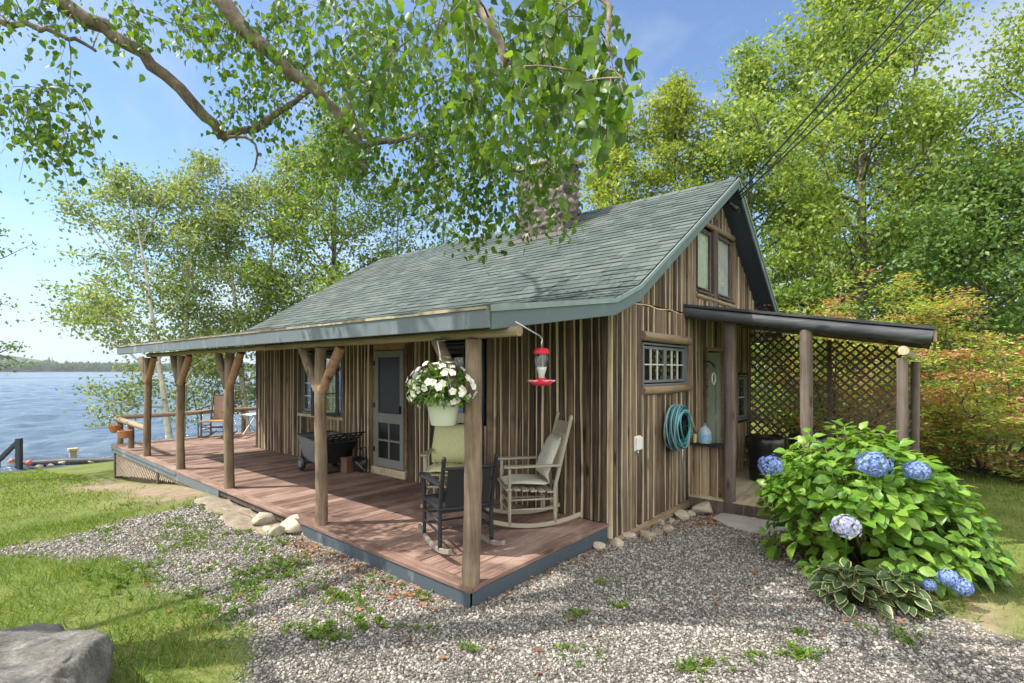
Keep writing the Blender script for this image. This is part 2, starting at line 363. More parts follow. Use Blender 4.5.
M['ledge'] = stone('ledge_rock', [(.13, .105, .075), (.27, .225, .165), (.42, .37, .29)], 4, .9, .6, .2, 50)
M['chimney'] = stone('chimney_stone', [(.06, .054, .05), (.15, .128, .108), (.30, .25, .205)], 4, .85, .5, .8, 40)
M['mortar'] = simple('mortar', (.08, .074, .068), .9, 0, .2, 20)
M['pebble'] = stone('gravel_pebble', [(.13, .122, .11), (.215, .202, .18), (.30, .282, .25), (.42, .396, .35)], 12, .8, .2, 1.1, 200)

M['leaf_near'] = leafmat('birch_leaf_near', (.05, .115, .018), (.09, .185, .026), (.16, .27, .04), .5, .42, .4)
M['leaf_left'] = leafmat('birch_leaf_left', (.11, .175, .065), (.19, .27, .105), (.31, .385, .18), .5, .45, .4)
M['leaf_young'] = leafmat('young_leaf', (.15, .23, .04), (.25, .33, .055), (.36, .42, .10), .45)
M['leaf_maple'] = leafmat('maple_leaf', (.12, .21, .04), (.22, .33, .065), (.37, .46, .13), .45)
M['leaf_dark'] = leafmat('shade_tree_leaf', (.06, .125, .03), (.105, .20, .048), (.19, .29, .08), .4)
M['leaf_mid'] = leafmat('woodland_leaf', (.08, .155, .03), (.15, .24, .05), (.26, .35, .085), .42)
M['leaf_bush'] = leafmat('bush_leaf', (.16, .26, .05), (.29, .39, .08), (.46, .50, .16), .4)
M['leaf_red'] = leafmat('bush_red_leaf', (.42, .14, .12), (.49, .21, .17), (.50, .34, .20), .4)
M['leaf_hyd'] = leafmat('hydrangea_leaf', (.08, .19, .02), (.14, .29, .034), (.24, .39, .06), .35, .38, .5)
M['leaf_hosta'] = leafmat('hosta_leaf', (.04, .085, .035), (.065, .12, .045), (.09, .15, .055), .25, .4, .5)
M['leaf_edge'] = leafmat('hosta_edge', (.48, .46, .24), (.58, .55, .33), (.65, .62, .42), .25, .4, .4)
M['leaf_pot'] = leafmat('potted_leaf', (.05, .12, .025), (.10, .20, .035), (.18, .29, .05), .35)
M['petal_white'] = leafmat('white_petal', (.78, .77, .74), (.84, .83, .8), (.88, .88, .87), .25, tint=(1, 1, 1))
M['petal_blue'] = leafmat('blue_petal', (.13, .21, .55), (.21, .31, .68), (.36, .45, .80), .3, tint=(1, 1, 1))
M['petal_pale'] = leafmat('pale_petal', (.42, .45, .75), (.55, .57, .82), (.72, .72, .86), .3, tint=(1, 1, 1))
M['grass'] = leafmat('grass_blade', (.065, .145, .022), (.11, .215, .034), (.22, .30, .075), .35, .5, .3)
M['grass_dry'] = leafmat('lake_lawn_blade', (.10, .175, .028), (.18, .26, .045), (.32, .335, .10), .35, .5, .3)
M['weed'] = leafmat('weed_leaf', (.06, .13, .018), (.11, .20, .026), (.18, .27, .04), .35)
M['litter'] = leafmat('dead_leaf', (.17, .07, .035), (.27, .13, .065), (.38, .23, .13), .2, .7, .2)
M['far_leaf'] = leafmat('far_forest_leaf', (.05, .095, .045), (.08, .13, .055), (.12, .17, .075), .25, .9, .1)
# ------------------------------------------------------------------ the ground
def sstep(a, b, x): t = np.clip((x - a) / (b - a), 0, 1); return t * t * (3 - 2 * t)
def wob(x, y, s=1.0, k=0):
    return (np.sin(x * 1.7 * s + 1.3 + k) * np.cos(y * 1.3 * s - .7 + k) + .5 * np.sin(x * 3.9 * s - y * 3.1 * s + 2 * k) + .3 * np.sin(x * 8.3 * s + y * 7.1 * s + k)
            + .2 * np.sin(x * 15.1 * s - y * 17.3 * s)) / 2.0
def ground_z(x, y):
    x = np.asarray(x, float); y = np.asarray(y, float)
    z = -.15 - .16 * sstep(-1.6, 2.5, x) * (1 - sstep(2, 6, y))
    z = z - .60 * sstep(5.2, 11.5, y) - .58 * sstep(11, 18, y) - 1.6 * sstep(17.9, 20.5, y)
    return z + .012 * wob(x, y, 1.3) * (1 - sstep(17, 18, y))
XR_Y = [-8, -6, -4.2, -3.18, -2.33, -1.86, -.9, 0]; XR_X = [-3.0, -1.7, -.5, .12, .52, .72, 2.3, 2.6]
XL_Y = [-5, -3, -1.5, .56, 1.9, 3.1, 4.2, 4.5, 4.8]; XL_X = [-5.4, -5.0, -4.5, -3.72, -3.45, -3.75, -4.3, -5.5, -9]
def gravel_mask(x, y):
    e = .16 * wob(x, y, 2.2, 1.0) + .06 * wob(x, y, 7, 2)
    a = sstep(.0, .22, np.interp(y, XR_Y, XR_X) - x + e)
    b = sstep(.0, .3, x - np.interp(y, XL_Y, XL_X) + 1.3 * e)
    c = 1 - sstep(4.75, 5.15, y + 1.2 * e + .25 * np.clip(-2.2 - x, 0, 2))
    return a * b * c
def dirt_mask(x, y):
    e = .5 * wob(x, y, 1.6, 3)
    d1 = np.exp(-(((x + 2.3) / .5) ** 2)) * sstep(5, 5.6, y) * (1 - sstep(10.5, 11.5, y))
    rx = x - CAM.x; ry = y - CAM.y; dd = rx * _vx[1] + ry * _ux[1]; rr = rx * _vx[0] + ry * _ux[0]
    d2 = np.exp(-(((dd - 17.6) / 1.4) ** 2)) * sstep(12, 14, rr)
    d3 = .8 * np.exp(-(((rr / np.maximum(dd, .1) - .93) / .06) ** 2)) * np.exp(-(((dd - 3.8) / .45) ** 2))
    return np.clip((d1 + d2 + d3) * (1 + .9 * e), 0, 1)
def axis(lo, hi, n0, n1, step, far):
    mid = np.arange(lo, hi, step); g = step * 1.18 ** np.arange(1, 80); g = np.cumsum(g); g = g[g < far]
    return np.concatenate([(lo - g)[::-1], mid, hi - step + g])
ax = axis(-7, 6, 0, 0, .11, 1700); ay = axis(-5, 7, 0, 0, .11, 1700)
ay = np.unique(np.round(np.concatenate([ay, np.arange(7.5, 22, .5)]), 3))
GX, GY = np.meshgrid(ax, ay); nx, ny = len(ax), len(ay)
GV = np.stack([GX.ravel(), GY.ravel(), ground_z(GX, GY).ravel()], 1)
ii = (np.arange(ny - 1)[:, None] * nx + np.arange(nx - 1)[None]).ravel()
GF = np.stack([ii, ii + 1, ii + nx + 1, ii + nx], 1)
def ground_mat():
    m, n, l, b = new_mat('ground_soil'); c = n.new('ShaderNodeTexCoord'); at_ = n.new('ShaderNodeAttribute'); at_.attribute_name = 'mask'
    sp = n.new('ShaderNodeSeparateColor'); l.new(at_.outputs['Color'], sp.inputs[0]); o = c.outputs['Object']
    t1 = noise(n, l, o, 1.4, 6, .65); t2 = noise(n, l, o, 45, 4, .7)
    g = ramp(n, [(.25, (.07, .10, .022)), (.5, (.13, .165, .04)), (.8, (.25, .235, .085))]); l.new(t1.outputs['Fac'], g.inputs[0])
    gf = ramp(n, [(.3, (.5, .5, .5)), (.7, (1.4, 1.4, 1.4))]); l.new(t2.outputs['Fac'], gf.inputs[0])
    grass = mixl(n, l, .8, g.outputs[0], gf.outputs[0], 'MULTIPLY')
    vo = n.new('ShaderNodeTexVoronoi'); vo.inputs['Scale'].default_value = 46; l.new(o, vo.inputs['Vector'])
    vs = n.new('ShaderNodeSeparateColor'); l.new(vo.outputs['Color'], vs.inputs[0])
    pr = ramp(n, [(0, (.12, .113, .10)), (.5, (.22, .205, .18)), (1, (.36, .34, .30))]); l.new(vs.outputs[0], pr.inputs[0])
    dk = ramp(n, [(.25, (1, 1, 1)), (.7, (.3, .28, .26))]); l.new(vo.outputs['Distance'], dk.inputs[0])
    grav = mixl(n, l, .9, pr.outputs[0], dk.outputs[0], 'MULTIPLY')
    dr = ramp(n, [(.3, (.17, .125, .08)), (.6, (.30, .24, .165)), (.8, (.40, .34, .25))]); l.new(noise(n, l, o, 6, 6, .7).outputs['Fac'], dr.inputs[0])
    x = mixl(n, l, sp.outputs['Red'], grass, grav); x = mixl(n, l, sp.outputs['Green'], x, dr.outputs[0])
    l.new(x, b.inputs['Base Color']); b.inputs['Roughness'].default_value = .95; b.inputs['Specular IOR Level'].default_value = .15
    h = mixl(n, l, sp.outputs['Red'], t2.outputs['Color'], vo.outputs['Distance']); bump(n, l, b, h, .7, .02); return m
ground = np_mesh('ground', GV, GF, ground_mat(), smooth=True); tag(ground, kind='structure')
ca = ground.data.color_attributes.new('mask', 'FLOAT_COLOR', 'POINT')
gm = gravel_mask(GX, GY).ravel(); dm = dirt_mask(GX, GY).ravel()
ca.data.foreach_set('color', np.stack([gm, dm, np.zeros_like(gm), np.ones_like(gm)], 1).astype(np.float32).ravel())

# lake
def water_mat():
    m, n, l, b = new_mat('lake_water'); c = n.new('ShaderNodeTexCoord')
    b.inputs['Base Color'].default_value = (.085, .125, .165, 1); b.inputs['Roughness'].default_value = .12; b.inputs['IOR'].default_value = 1.33; b.inputs['Specular IOR Level'].default_value = .55
    mp = n.new('ShaderNodeMapping'); mp.inputs['Scale'].default_value = (.8, 1.5, 1); mp.inputs['Rotation'].default_value = (0, 0, R(-28)); l.new(c.outputs['Object'], mp.inputs[0])
    a = noise(n, l, mp.outputs[0], 1.1, 6, .7, .8); d = noise(n, l, mp.outputs[0], .05, 5, .6, .4)
    h = n.new('ShaderNodeMath'); h.operation = 'MULTIPLY_ADD'; l.new(d.outputs['Fac'], h.inputs[0]); h.inputs[1].default_value = 3.0; l.new(a.outputs['Fac'], h.inputs[2])
    bump(n, l, b, h.outputs[0], .8, .25); return m
def wave_h(x, y):
    rw = np.random.default_rng(8); h = np.zeros_like(x)
    for k in range(34):
        L = math.exp(rw.uniform(math.log(.55), math.log(9.0))); a = R(-62) + rw.normal() * .5; q = 2 * math.pi / L
        h += .0095 * L ** .75 * np.sin(q * (x * math.cos(a) + y * math.sin(a)) + rw.uniform(0, 6.28) + .8 * np.sin(.13 * x + .21 * y + k))
    return h
wy = np.geomspace(11.6, 256, 620) + 6; wx = np.linspace(-1, 1, 420); WXn, WY = np.meshgrid(wx, wy); WX = -20 + WXn * (30 + WY * 1.05)
Wn = WX.shape[1]; i2 = (np.arange(len(wy) - 1)[:, None] * Wn + np.arange(Wn - 1)[None]).ravel(); fade = np.clip(18 / WY, .0, 1) ** .35
near_v = np.stack([WX.ravel(), WY.ravel(), (-1.5 + wave_h(WX, WY) * fade * (1 - sstep(190, 262, WY))).ravel()], 1); near_f = np.stack([i2, i2 + 1, i2 + Wn + 1, i2 + Wn], 1)
ey = np.geomspace(268, 1260, 24); ex = np.linspace(-1700, 1700, 40); EXg, EYg = np.meshgrid(ex, ey); i4 = (np.arange(23)[:, None] * 40 + np.arange(39)[None]).ravel()
far_v = np.stack([EXg.ravel(), EYg.ravel(), np.full(EXg.size, -1.5)], 1); far_f = np.stack([i4, i4 + 1, i4 + 41, i4 + 40], 1)
xl, xr_ = -20 - (30 + wy * 1.05), -20 + (30 + wy * 1.05)
sv = []; sf = []
for side, edge in ((-1700, xl), (1700, xr_)):
    b0 = len(sv)
    for yv, e_ in zip(wy, edge): sv += [(side, yv, -1.5), (e_, yv, -1.5)]
    sf += [(b0 + 2 * i, b0 + 2 * i + 1, b0 + 2 * i + 3, b0 + 2 * i + 2) if side < 0 else (b0 + 2 * i + 1, b0 + 2 * i, b0 + 2 * i + 2, b0 + 2 * i + 3) for i in range(len(wy) - 1)]
V, Fc = merge([(near_v, near_f), (far_v, far_f), (np.array(sv), np.array(sf))])
lake = np_mesh('lake', V, Fc, water_mat(), smooth=True); tag(lake, kind='structure')

# hills across the lake
hx = np.linspace(-2600, 2200, 240); hy = np.linspace(1150, 2400, 40); HX, HY = np.meshgrid(hx, hy)
def hill_z(x, y):
    t = sstep(1150, 1900, y)
    ridge = 80 * np.exp(-((x + 30) / 190) ** 2) + 18 * np.exp(-((x - 700) / 600) ** 2) + 60 * np.exp(-((x + 1700) / 700) ** 2) + 4 * np.sin(x * .013) + 3 * np.sin(x * .031 + 1)
    return -1.4 + t * np.maximum(ridge, 2) + 2.5 * sstep(1150, 1180, y)
HZ = hill_z(HX, HY) + 2.2 * rng.random(HX.shape) * sstep(1150, 1200, HY)
i3 = (np.arange(39)[:, None] * 240 + np.arange(239)[None]).ravel()
hm = simple('hill_forest', (.05, .075, .032), .95, 0, .5, .06, 0)
hills = np_mesh('hills', np.stack([HX.ravel(), HY.ravel(), HZ.ravel()], 1), np.stack([i3, i3 + 1, i3 + 241, i3 + 240], 1), hm); tag(hills, kind='structure')
# far wood: every tree a lumpy crown of loose leaf clumps
nT = 4200; tx = rng.uniform(-1500, 900, nT); ty = 1152 + rng.exponential(60, nT); tz = hill_z(tx, ty); th_ = rng.uniform(9, 13, nT)
parts = []
for k in range(14):
    hgt = rng.random(nT); wdt = (1 - hgt * .75) * th_ * .36
    P = np.stack([tx + rng.normal(0, .5, nT) * wdt, ty + rng.normal(0, .5, nT) * wdt, tz + th_ * (.1 + .85 * hgt)], 1)
    parts.append(leaf_arrays(P, rng.normal(size=(nT, 3)), rng.normal(size=(nT, 3)) + [0, -1, .6], th_ * .55, th_ * .4, LEAF_FAR))
V, Fc = merge(parts); ff = np_mesh('far_forest', V, Fc, M['far_leaf']); tag(ff, 'dark green wooded shore across the lake', 'forest', kind='stuff')

# ------------------------------------------------------------------ log cabin
PX, PZ = 3.45, 4.63; SL, SR = .612, .709; EX, EZ = -.26, 2.36; OX, OZ = -2.3, 2.085; RX = 6.7
YN, YF = -.33, 8.95; HW = 5.35; HL = 8.5
SX0, SX1 = -.52, .0; SZ0 = OZ + (SX0 - OX) * (EZ - OZ) / (EX - OX); SZ1 = PZ - (PX - SX1) * SL   # the roof sweeps out over the porch in a soft break
def roof_z(x):
    if x < SX1: return float(np.interp(x, [OX, SX0, SX1], [OZ, SZ0, SZ1]))
    return PZ - (PX - x) * SL if x < PX else PZ - (x - PX) * SR
cabin = empty('log_cabin', (0, 0, 0), 0, 'brown slab-sided log cabin with green shingle roof and covered front porch', 'cabin')

def slab_wall(name, to_w, u0, u1, zb, zt, openings, mat, parent, wmin=.10, wmax=.165, strip=True, depth=.10, zband=None):
    """vertical half-log slabs with pale strips between; to_w(u, n, z) -> world, n counts outward"""
    mb = MB(); edges = sorted({u0, u1} | {e for o in openings for e in o[:2] if u0 < e < u1}); us = [u0]
    for a, b in zip(edges, edges[1:]):
        u = a
        while b - u > wmax * 1.35:
            u += random.uniform(wmin, wmax); us.append(u)
        if us[-1] != b:
            if b - us[-1] < wmin * .6 and us[-1] != a: us[-1] = b
            else: us.append(b)
    def spans(a, b, lo, hi):
        mid = (a + b) / 2; s = [(lo, hi)]
        for o in openings:
            if o[0] - 1e-6 <= mid <= o[1] + 1e-6:
                t = []
                for p, q in s:
                    if o[2] > p: t.append((p, min(q, o[2])))
                    if o[3] < q: t.append((max(p, o[3]), q))
                s = [x for x in t if x[1] - x[0] > .02]
        return s
    bands = zband or [None]
    for a, b in zip(us, us[1:]):
        for bd in bands:
            lo, hi = zb((a + b) / 2), zt((a + b) / 2)
            if bd: lo, hi = max(lo, bd[0]), min(hi, bd[1])
            if hi - lo < .03: continue
            for z0, z1 in spans(a, b, lo, hi):
                bul = random.uniform(.030, .052); g = .004; wdt = b - a; sk = random.uniform(-.15, .15)
                prof = [(a, -depth), (a + g, 0), (a + wdt * (.25 + sk * .3), bul * .8), (a + wdt * (.55 + sk), bul), (a + wdt * .82, bul * .7), (b - g, 0), (b, -depth)]
                n = len(prof); slope0 = (zt(b) - zt(a)) if abs(z1 - zt((a + b) / 2)) < 1e-6 else 0
                nz = max(1, int((z1 - z0) / .4)); vs = []; fs = []
                ph = random.uniform(0, 6)
                for k in range(nz + 1):
                    z = z0 + (z1 - z0) * k / nz; wv_ = .006 * math.sin(z * 2.3 + ph) + random.uniform(-.002, .002)
                    for (u, q) in prof:
                        zz_ = z + (slope0 * ((u - a) / wdt - .5) if k == nz else 0)
                        if k == 0 and q > 0: zz_ += 0
                        uu = u + (wv_ if 0 < q else 0)
                        vs.append(to_w(uu, q + (.004 * math.sin(z * 3 + ph) if q > 0 else 0), zz_))
                for k in range(nz):
                    for j in range(n - 1): fs.append((k * n + j, k * n + j + 1, (k + 1) * n + j + 1, (k + 1) * n + j))
                    fs.append((k * n + n - 1, k * n, (k + 1) * n, (k + 1) * n + n - 1))
                fs += [tuple(range(n))[::-1], tuple(nz * n + j for j in range(n))]
                mb.add(vs, fs, 0)
    if strip:
        for u in us:
            if random.random() < .08: continue
            sw_ = random.uniform(.6, 1.25)
            for bd in bands:
                lo, hi = zb(u), zt(u) - .01
                if bd: lo, hi = max(lo, bd[0] + .004), min(hi, bd[1] - .004)
                for z0, z1 in spans(u - .001, u + .001, lo, hi):
                    w = random.uniform(.010, .017) * sw_; nz = max(2, int((z1 - z0) / .3)); vs = []; fs = []; ph = random.uniform(0, 9)
                    for k in range(nz + 1):
                        z = z0 + (z1 - z0) * k / nz; d = .008 * math.sin(2.1 * z + ph) + random.uniform(-.003, .003); w = w * random.uniform(.85, 1.16)
                        vs += [to_w(u - w + d, -.03, z), to_w(u - w * .7 + d, .032, z), to_w(u + w * .7 + d, .032, z), to_w(u + w + d, -.03, z)]
                    for k in range(nz):
                        for j in range(3): fs.append((k * 4 + j, k * 4 + j + 1, k * 4 + j + 5, k * 4 + j + 4))
                    fs += [(3, 2, 1, 0), (nz * 4, nz * 4 + 1, nz * 4 + 2, nz * 4 + 3)]
                    mb.add(vs, fs, 1)
    return mb.build(name, [mat, M['chink']], parent)

W_FRONT = [(3.40, 4.26, 0, 2.06), (5.14, 6.58, .80, 2.0), (1.80, 2.66, .92, 2.06)]
front_wall = slab_wall('front_wall', lambda u, n, z: (-n, u, z), 0, HL, lambda u: .0, lambda u: 2.40, W_FRONT, M['slab'], cabin, .085, .16)
W_GAB = [(.76, 2.24, 1.36, 2.10), (2.54, 4.32, 2.80, 3.9), (2.98, 3.90, -.1, 2.0), (4.62, 5.22, .70, 1.60)]
gable_wall = slab_wall('gable_wall', lambda u, n, z: (u, -n, z), 0, HW, lambda u: -.17, lambda u: roof_z(u) - .13, W_GAB, M['slab_gable'], cabin, .07, .17, zband=[(-1, 2.415), (2.445, 9)])
gup = slab_wall('gable_wall', lambda u, n, z: (u, -n, z), HW, 6.4, lambda u: 2.2, lambda u: roof_z(u) - .13, [], M['slab_gable'], cabin, .09, .15)
slab_wall('side_wall', lambda u, n, z: (HW + n, u, z), 0, HL, lambda u: -.17, lambda u: 3.1, [], M['slab'], cabin, .15, .25, strip=False)
slab_wall('back_wall', lambda u, n, z: (u, HL + n, z), 0, HW, lambda u: -.17, lambda u: roof_z(u) - .13, [], M['slab'], cabin, .15, .25, strip=False)
m = MB(); pts = [(x, -.012 - .006 * random.random(), 2.43 + .012 * math.sin(x * 9) + random.uniform(-.006, .006)) for x in np.arange(.02, HW, .12)]
m.tube(pts, .012, 5); m.build('chinking_band', M['chink'], cabin)
m = MB(); m.box2((-.034, -.045, -.02), (.0, -.005, 2.38)); m.build('corner_board', M['chink'], cabin, bevel=.008)
m = MB()
m.tube([(-.02, -.02, -.24), (1.2, -.015, -.235), (2.4, -.03, -.24)], [.07, .075, .07], 10)
m.build('sill_log', M['log_x'], cabin, True)
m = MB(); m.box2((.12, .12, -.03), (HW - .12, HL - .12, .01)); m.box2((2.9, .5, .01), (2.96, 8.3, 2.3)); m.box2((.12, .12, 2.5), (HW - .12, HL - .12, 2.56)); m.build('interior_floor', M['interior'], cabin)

# roof deck, shingles, trim
m = MB(); t = .1
top = [(OX + .02, OZ - .012), (SX0, SZ0 - .014), (SX1, SZ1 - .014), (PX, PZ - .014), (RX - .02, roof_z(RX) - .004)]
bot = [(x, z - t) for x, z in top]
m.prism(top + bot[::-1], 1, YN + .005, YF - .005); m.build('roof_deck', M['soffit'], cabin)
def shingles(mb, a, b, y0, y1, expo=.135):
    a, b = Vector((a[0], 0, a[1])), Vector((b[0], 0, b[1])); d = b - a; L = d.length; d.normalize(); nrm = Vector((-d.z, 0, d.x))
    if nrm.z < 0: nrm = -nrm
    n = int(L / expo); ex = L / n
    for i in range(n):
        y = y0 - random.uniform(0, .2) * 0; off = random.uniform(.1, .3); y = y0
        wv0 = random.uniform(-.008, .008)
        while y < y1 - .01:
            w = off if y == y0 else random.choice((.14, .17, .22, .28, .33)); y2 = min(y + w, y1)
            s0 = i * ex + wv0 + random.uniform(-.008, .008); s1 = min(s0 + ex * 1.35, L); th = random.uniform(.009, .017)
            g = .002; lift = .004
            P = []
            for (s, h) in ((s0, .001), (s1, .001), (s1, .004), (s0, th + lift)):
                P.append(a + d * s + nrm * h)
            vs = [(p.x, y + g, p.z) for p in P] + [(p.x, y2 - g, p.z) for p in P]
            mb.add(vs, [(0, 1, 2, 3), (7, 6, 5, 4), (3, 2, 6, 7), (0, 3, 7, 4), (1, 5, 6, 2), (0, 4, 5, 1)])
            y = y2
m = MB(); shingles(m, (OX, OZ), (SX0, SZ0), YN, YF); shingles(m, (SX0, SZ0), (SX1, SZ1), YN, YF); shingles(m, (SX1, SZ1), (PX, PZ), YN, YF); shingles(m, (RX, roof_z(RX)), (PX, PZ), YN, YF)
y = YN
while y < YF - .05:     # ridge caps
    y2 = min(y + .3, YF); z = PZ + .022
    m.add([(PX - .14, y, z - .14 * SL - .004), (PX, y, z + .012), (PX + .14, y, z - .14 * SR - .004), (PX - .14, y2, z - .14 * SL - .012), (PX, y2, z), (PX + .14, y2, z - .14 * SR - .012)], [(0, 1, 4, 3), (1, 2, 5, 4)]); y = y2
roof = m.build('roof', M['shingle'], cabin)
m = MB(); m.box2((OX - .022, YN - .02, OZ - .146), (OX + .004, YF, OZ - .016)); m.build('eave_fascia', M['fascia'], cabin, bevel=.004)
m = MB()
ys = np.arange(YN, YF, .35); 
for a, b in zip(ys, list(ys[1:]) + [YF]): m.box2((OX - .034 + random.uniform(-.004, .004), a, OZ - .016), (OX + .015, b - .002, OZ + random.uniform(-.002, .008)))
m.build('drip_edge', M['eave_strip'], cabin)
def rake(name, pts, y, h=.15, w=.028, mat='fascia_green'):
    m = MB(); tp = [(x, z - .012) for x, z in pts]; bt = [(x, z - h) for x, z in pts]
    m.prism(tp + bt[::-1], 1, y, y - w); return m.build(name, M[mat], cabin, bevel=.004)
rake('rake_board', [(OX + .01, OZ - .006), (SX0, SZ0), (SX1, SZ1), (PX, PZ), (RX, roof_z(RX))], YN + .003)
rake('rake_board', [(OX + .01, OZ - .006), (SX0, SZ0), (SX1, SZ1), (PX, PZ), (RX, roof_z(RX))], YF + .025)
m = MB(); tp = [(OX - .005, OZ + .012), (SX0, SZ0 + .014), (SX1, SZ1 + .014), (PX, PZ + .014), (RX, roof_z(RX) + .012)]; bt = [(x, z - .045) for x, z in tp]
m.prism(tp + bt[::-1], 1, YN - .026, YN - .040); m.build('rake_drip_strip', simple('drip_paint', (.20, .26, .245), .5, 0, .15, 10, .05), cabin)
# beam, posts, braces
def pxm(y): return -2.075 + .0243 * y
m = MB(); yy = np.linspace(-.43, 8.9, 16); m.tube([(pxm(y) + random.uniform(-.012, .012), y, 1.93 + random.uniform(-.005, .005)) for y in yy], [.038 + random.uniform(-.003, .003) for _ in yy], 12)
m.build('porch_beam', M['log_y'], cabin, True, smooth_angle=50)
for i, (y, lean) in enumerate([(.06, .03), (2.35, 0), (4.89, .01), (6.96, 0), (8.92, .01)]):
    x = pxm(y) + .004; m = MB(); zs = np.linspace(-.02, 1.885, 15)
    rr = [.068, .064, .063, .063, .063][i]
    m.tube([(x + lean * z * .25 + .008 * math.sin(z * 3 + i), y - lean * z * .35 + .006 * math.cos(z * 2.5 + i), z) for z in zs], [rr * (1.04 - .06 * z) * (1 + random.uniform(-.045, .045)) for z in zs], 16, jit=.025)
    p = m.build('porch_post', M['log'], cabin, True, smooth_angle=50)
    for s in ((1,) if i == 0 else (1, -1)):
        m = MB(); dy = .40 if s > 0 else .37
        a = Vector((x - .012, y + s * .03, 1.40 + random.uniform(-.03, .03))); b = Vector((x + .01, y + s * dy, 1.89))
        m.tube([a + (b - a) * t_ + Vector((0, 0, -.012 * math.sin(3.14 * t_))) for t_ in (0, .33, .66, 1)], [.052, .05, .052, .05], 12)
        m.build('brace', M['brace'] if s < 0 else M['log'], p, True, smooth_angle=50)

# windows and doors -------------------------------------------------------
def sash(mbf, mbm, to_w, u0, u1, z0, z1, cols, rows, fw=.045, mw=.014, n0=0., nd=.03):
    def bx(mb, a, b, c, d, q0, q1):
        P = [to_w(u, q, z) for u in (a, b) for q in (q0, q1) for z in (c, d)]
        mb.add(P, [(0, 1, 3, 2), (4, 6, 7, 5), (0, 4, 5, 1), (2, 3, 7, 6), (0, 2, 6, 4), (1, 5, 7, 3)])
    bx(mbf, u0, u0 + fw, z0, z1, n0, n0 + nd); bx(mbf, u1 - fw, u1, z0, z1, n0, n0 + nd)
    bx(mbf, u0 + fw, u1 - fw, z0, z0 + fw, n0, n0 + nd); bx(mbf, u0 + fw, u1 - fw, z1 - fw, z1, n0, n0 + nd)
    for i in range(1, cols):
        u = u0 + fw + (u1 - u0 - 2 * fw) * i / cols; bx(mbm, u - mw / 2, u + mw / 2, z0 + fw, z1 - fw, n0 + .004, n0 + nd - .004)
    for j in range(1, rows):
        z = z0 + fw + (z1 - z0 - 2 * fw) * j / rows; bx(mbm, u0 + fw, u1 - fw, z - mw / 2, z + mw / 2, n0 + .006, n0 + nd - .006)
def pane(to_w, u0, u1, z0, z1, n0, parent, mat='glass'):
    m = MB(); m.add([to_w(u, q, z) for q in (n0, n0 + .003) for u, z in ((u0, z0), (u1, z0), (u1, z1), (u0, z1))], [(0, 1, 2, 3), (7, 6, 5, 4), (0, 4, 5, 1), (1, 5, 6, 2), (2, 6, 7, 3), (3, 7, 4, 0)])
    return m.build('glass_pane', M[mat], parent)
GT = lambda u, n, z: (u, -n, z)
FT = lambda u, n, z: (-n, u, z)
def window(to_w, u0, u1, z0, z1, ncas, cols, rows, fmat, mmat, parent, cas=.045, curtain=False, label=None, inset=-.035):
    f = MB(); mu = MB(); o = MB()
    sash(o, mu, to_w, u0, u1, z0, z1, 1, 1, .026, .01, inset - .03, .075 if not curtain else .05)
    w = o.build('window', M[fmat], parent, bevel=.004)
    if label: w['label'] = label
    cw = (u1 - u0 - .08) / ncas
    for c in range(ncas):
        a = u0 + .04 + c * cw; sash(f, mu, to_w, a + .003, a + cw - .003, z0 + .042, z1 - .042, cols, rows, cas, .016, inset, .03)
    f.build('sash', M[fmat], w, bevel=.003); 
    if len(mu.v): mu.build('muntin', M[mmat], w)
    pane(to_w, u0 + .05, u1 - .05, z0 + .05, z1 - .05, inset + .012, w, 'clear_glass' if curtain else 'glass')
    if curtain:
        m = MB(); us = np.linspace(u0 + .05, u1 - .05, 30); n = len(us); vs = []
        for z in (z0 + .05, z1 - .05): vs += [to_w(u, inset - .014 + .006 * math.sin(u * 55) + .004 * math.sin(u * 23), z) for u in us]
        m.add(vs, [(i, i + 1, n + i + 1, n + i) for i in range(n - 1)]); m.build('curtain', M['curtain'], w, True)
    return w
gw = window(GT, .80, 2.2, 1.45, 1.985, 2, 3, 2, 'trim_grey', 'muntin', cabin, .034)
m = MB(); m.tube([(.74, -.02, 2.06), (1.5, -.025, 2.055), (2.26, -.02, 2.06)], [.06, .062, .058], 12); m.build('header_log', M['log_x'], gw, True, smooth_angle=50)
m = MB(); m.tube([(.74, -.025, 1.40), (1.5, -.03, 1.395), (2.27, -.025, 1.4)], [.052, .055, .05], 12); m.build('sill_log', M['log_x'], gw, True, smooth_angle=50)
for u0, u1, z1 in ((2.58, 3.26, 3.80), (3.48, 4.28, 3.86)):
    w = window(GT, u0, u1, 2.83, z1, 1, 1, 1, 'dark_log', 'muntin', cabin, .022, True, inset=-.02)
    m = MB(); m.box2((u0 - .03, -.06, 2.79), (u1 + .03, -.005, 2.826)); m.build('sill', M['dark_log'], w, bevel=.006)
m = MB(); m.box2((3.27, -.045, 2.6), (3.47, .05, 4.05)); m.build('window_post', M['dark_log'], cabin, bevel=.015)
for a, b, q in (((2.52, -.02, 3.86), (4.34, -.02, 3.92), .045), ((2.5, -.025, 2.74), (4.36, -.025, 2.74), .035)):
    m = MB(); m.tube([a, b], q, 10); m.build('attic_trim_log', M['log_x'], cabin, True, smooth_angle=50)
# small window beside the side door
window(GT, 4.66, 5.2, .74, 1.56, 1, 1, 2, 'trim_grey', 'muntin', cabin, .04)
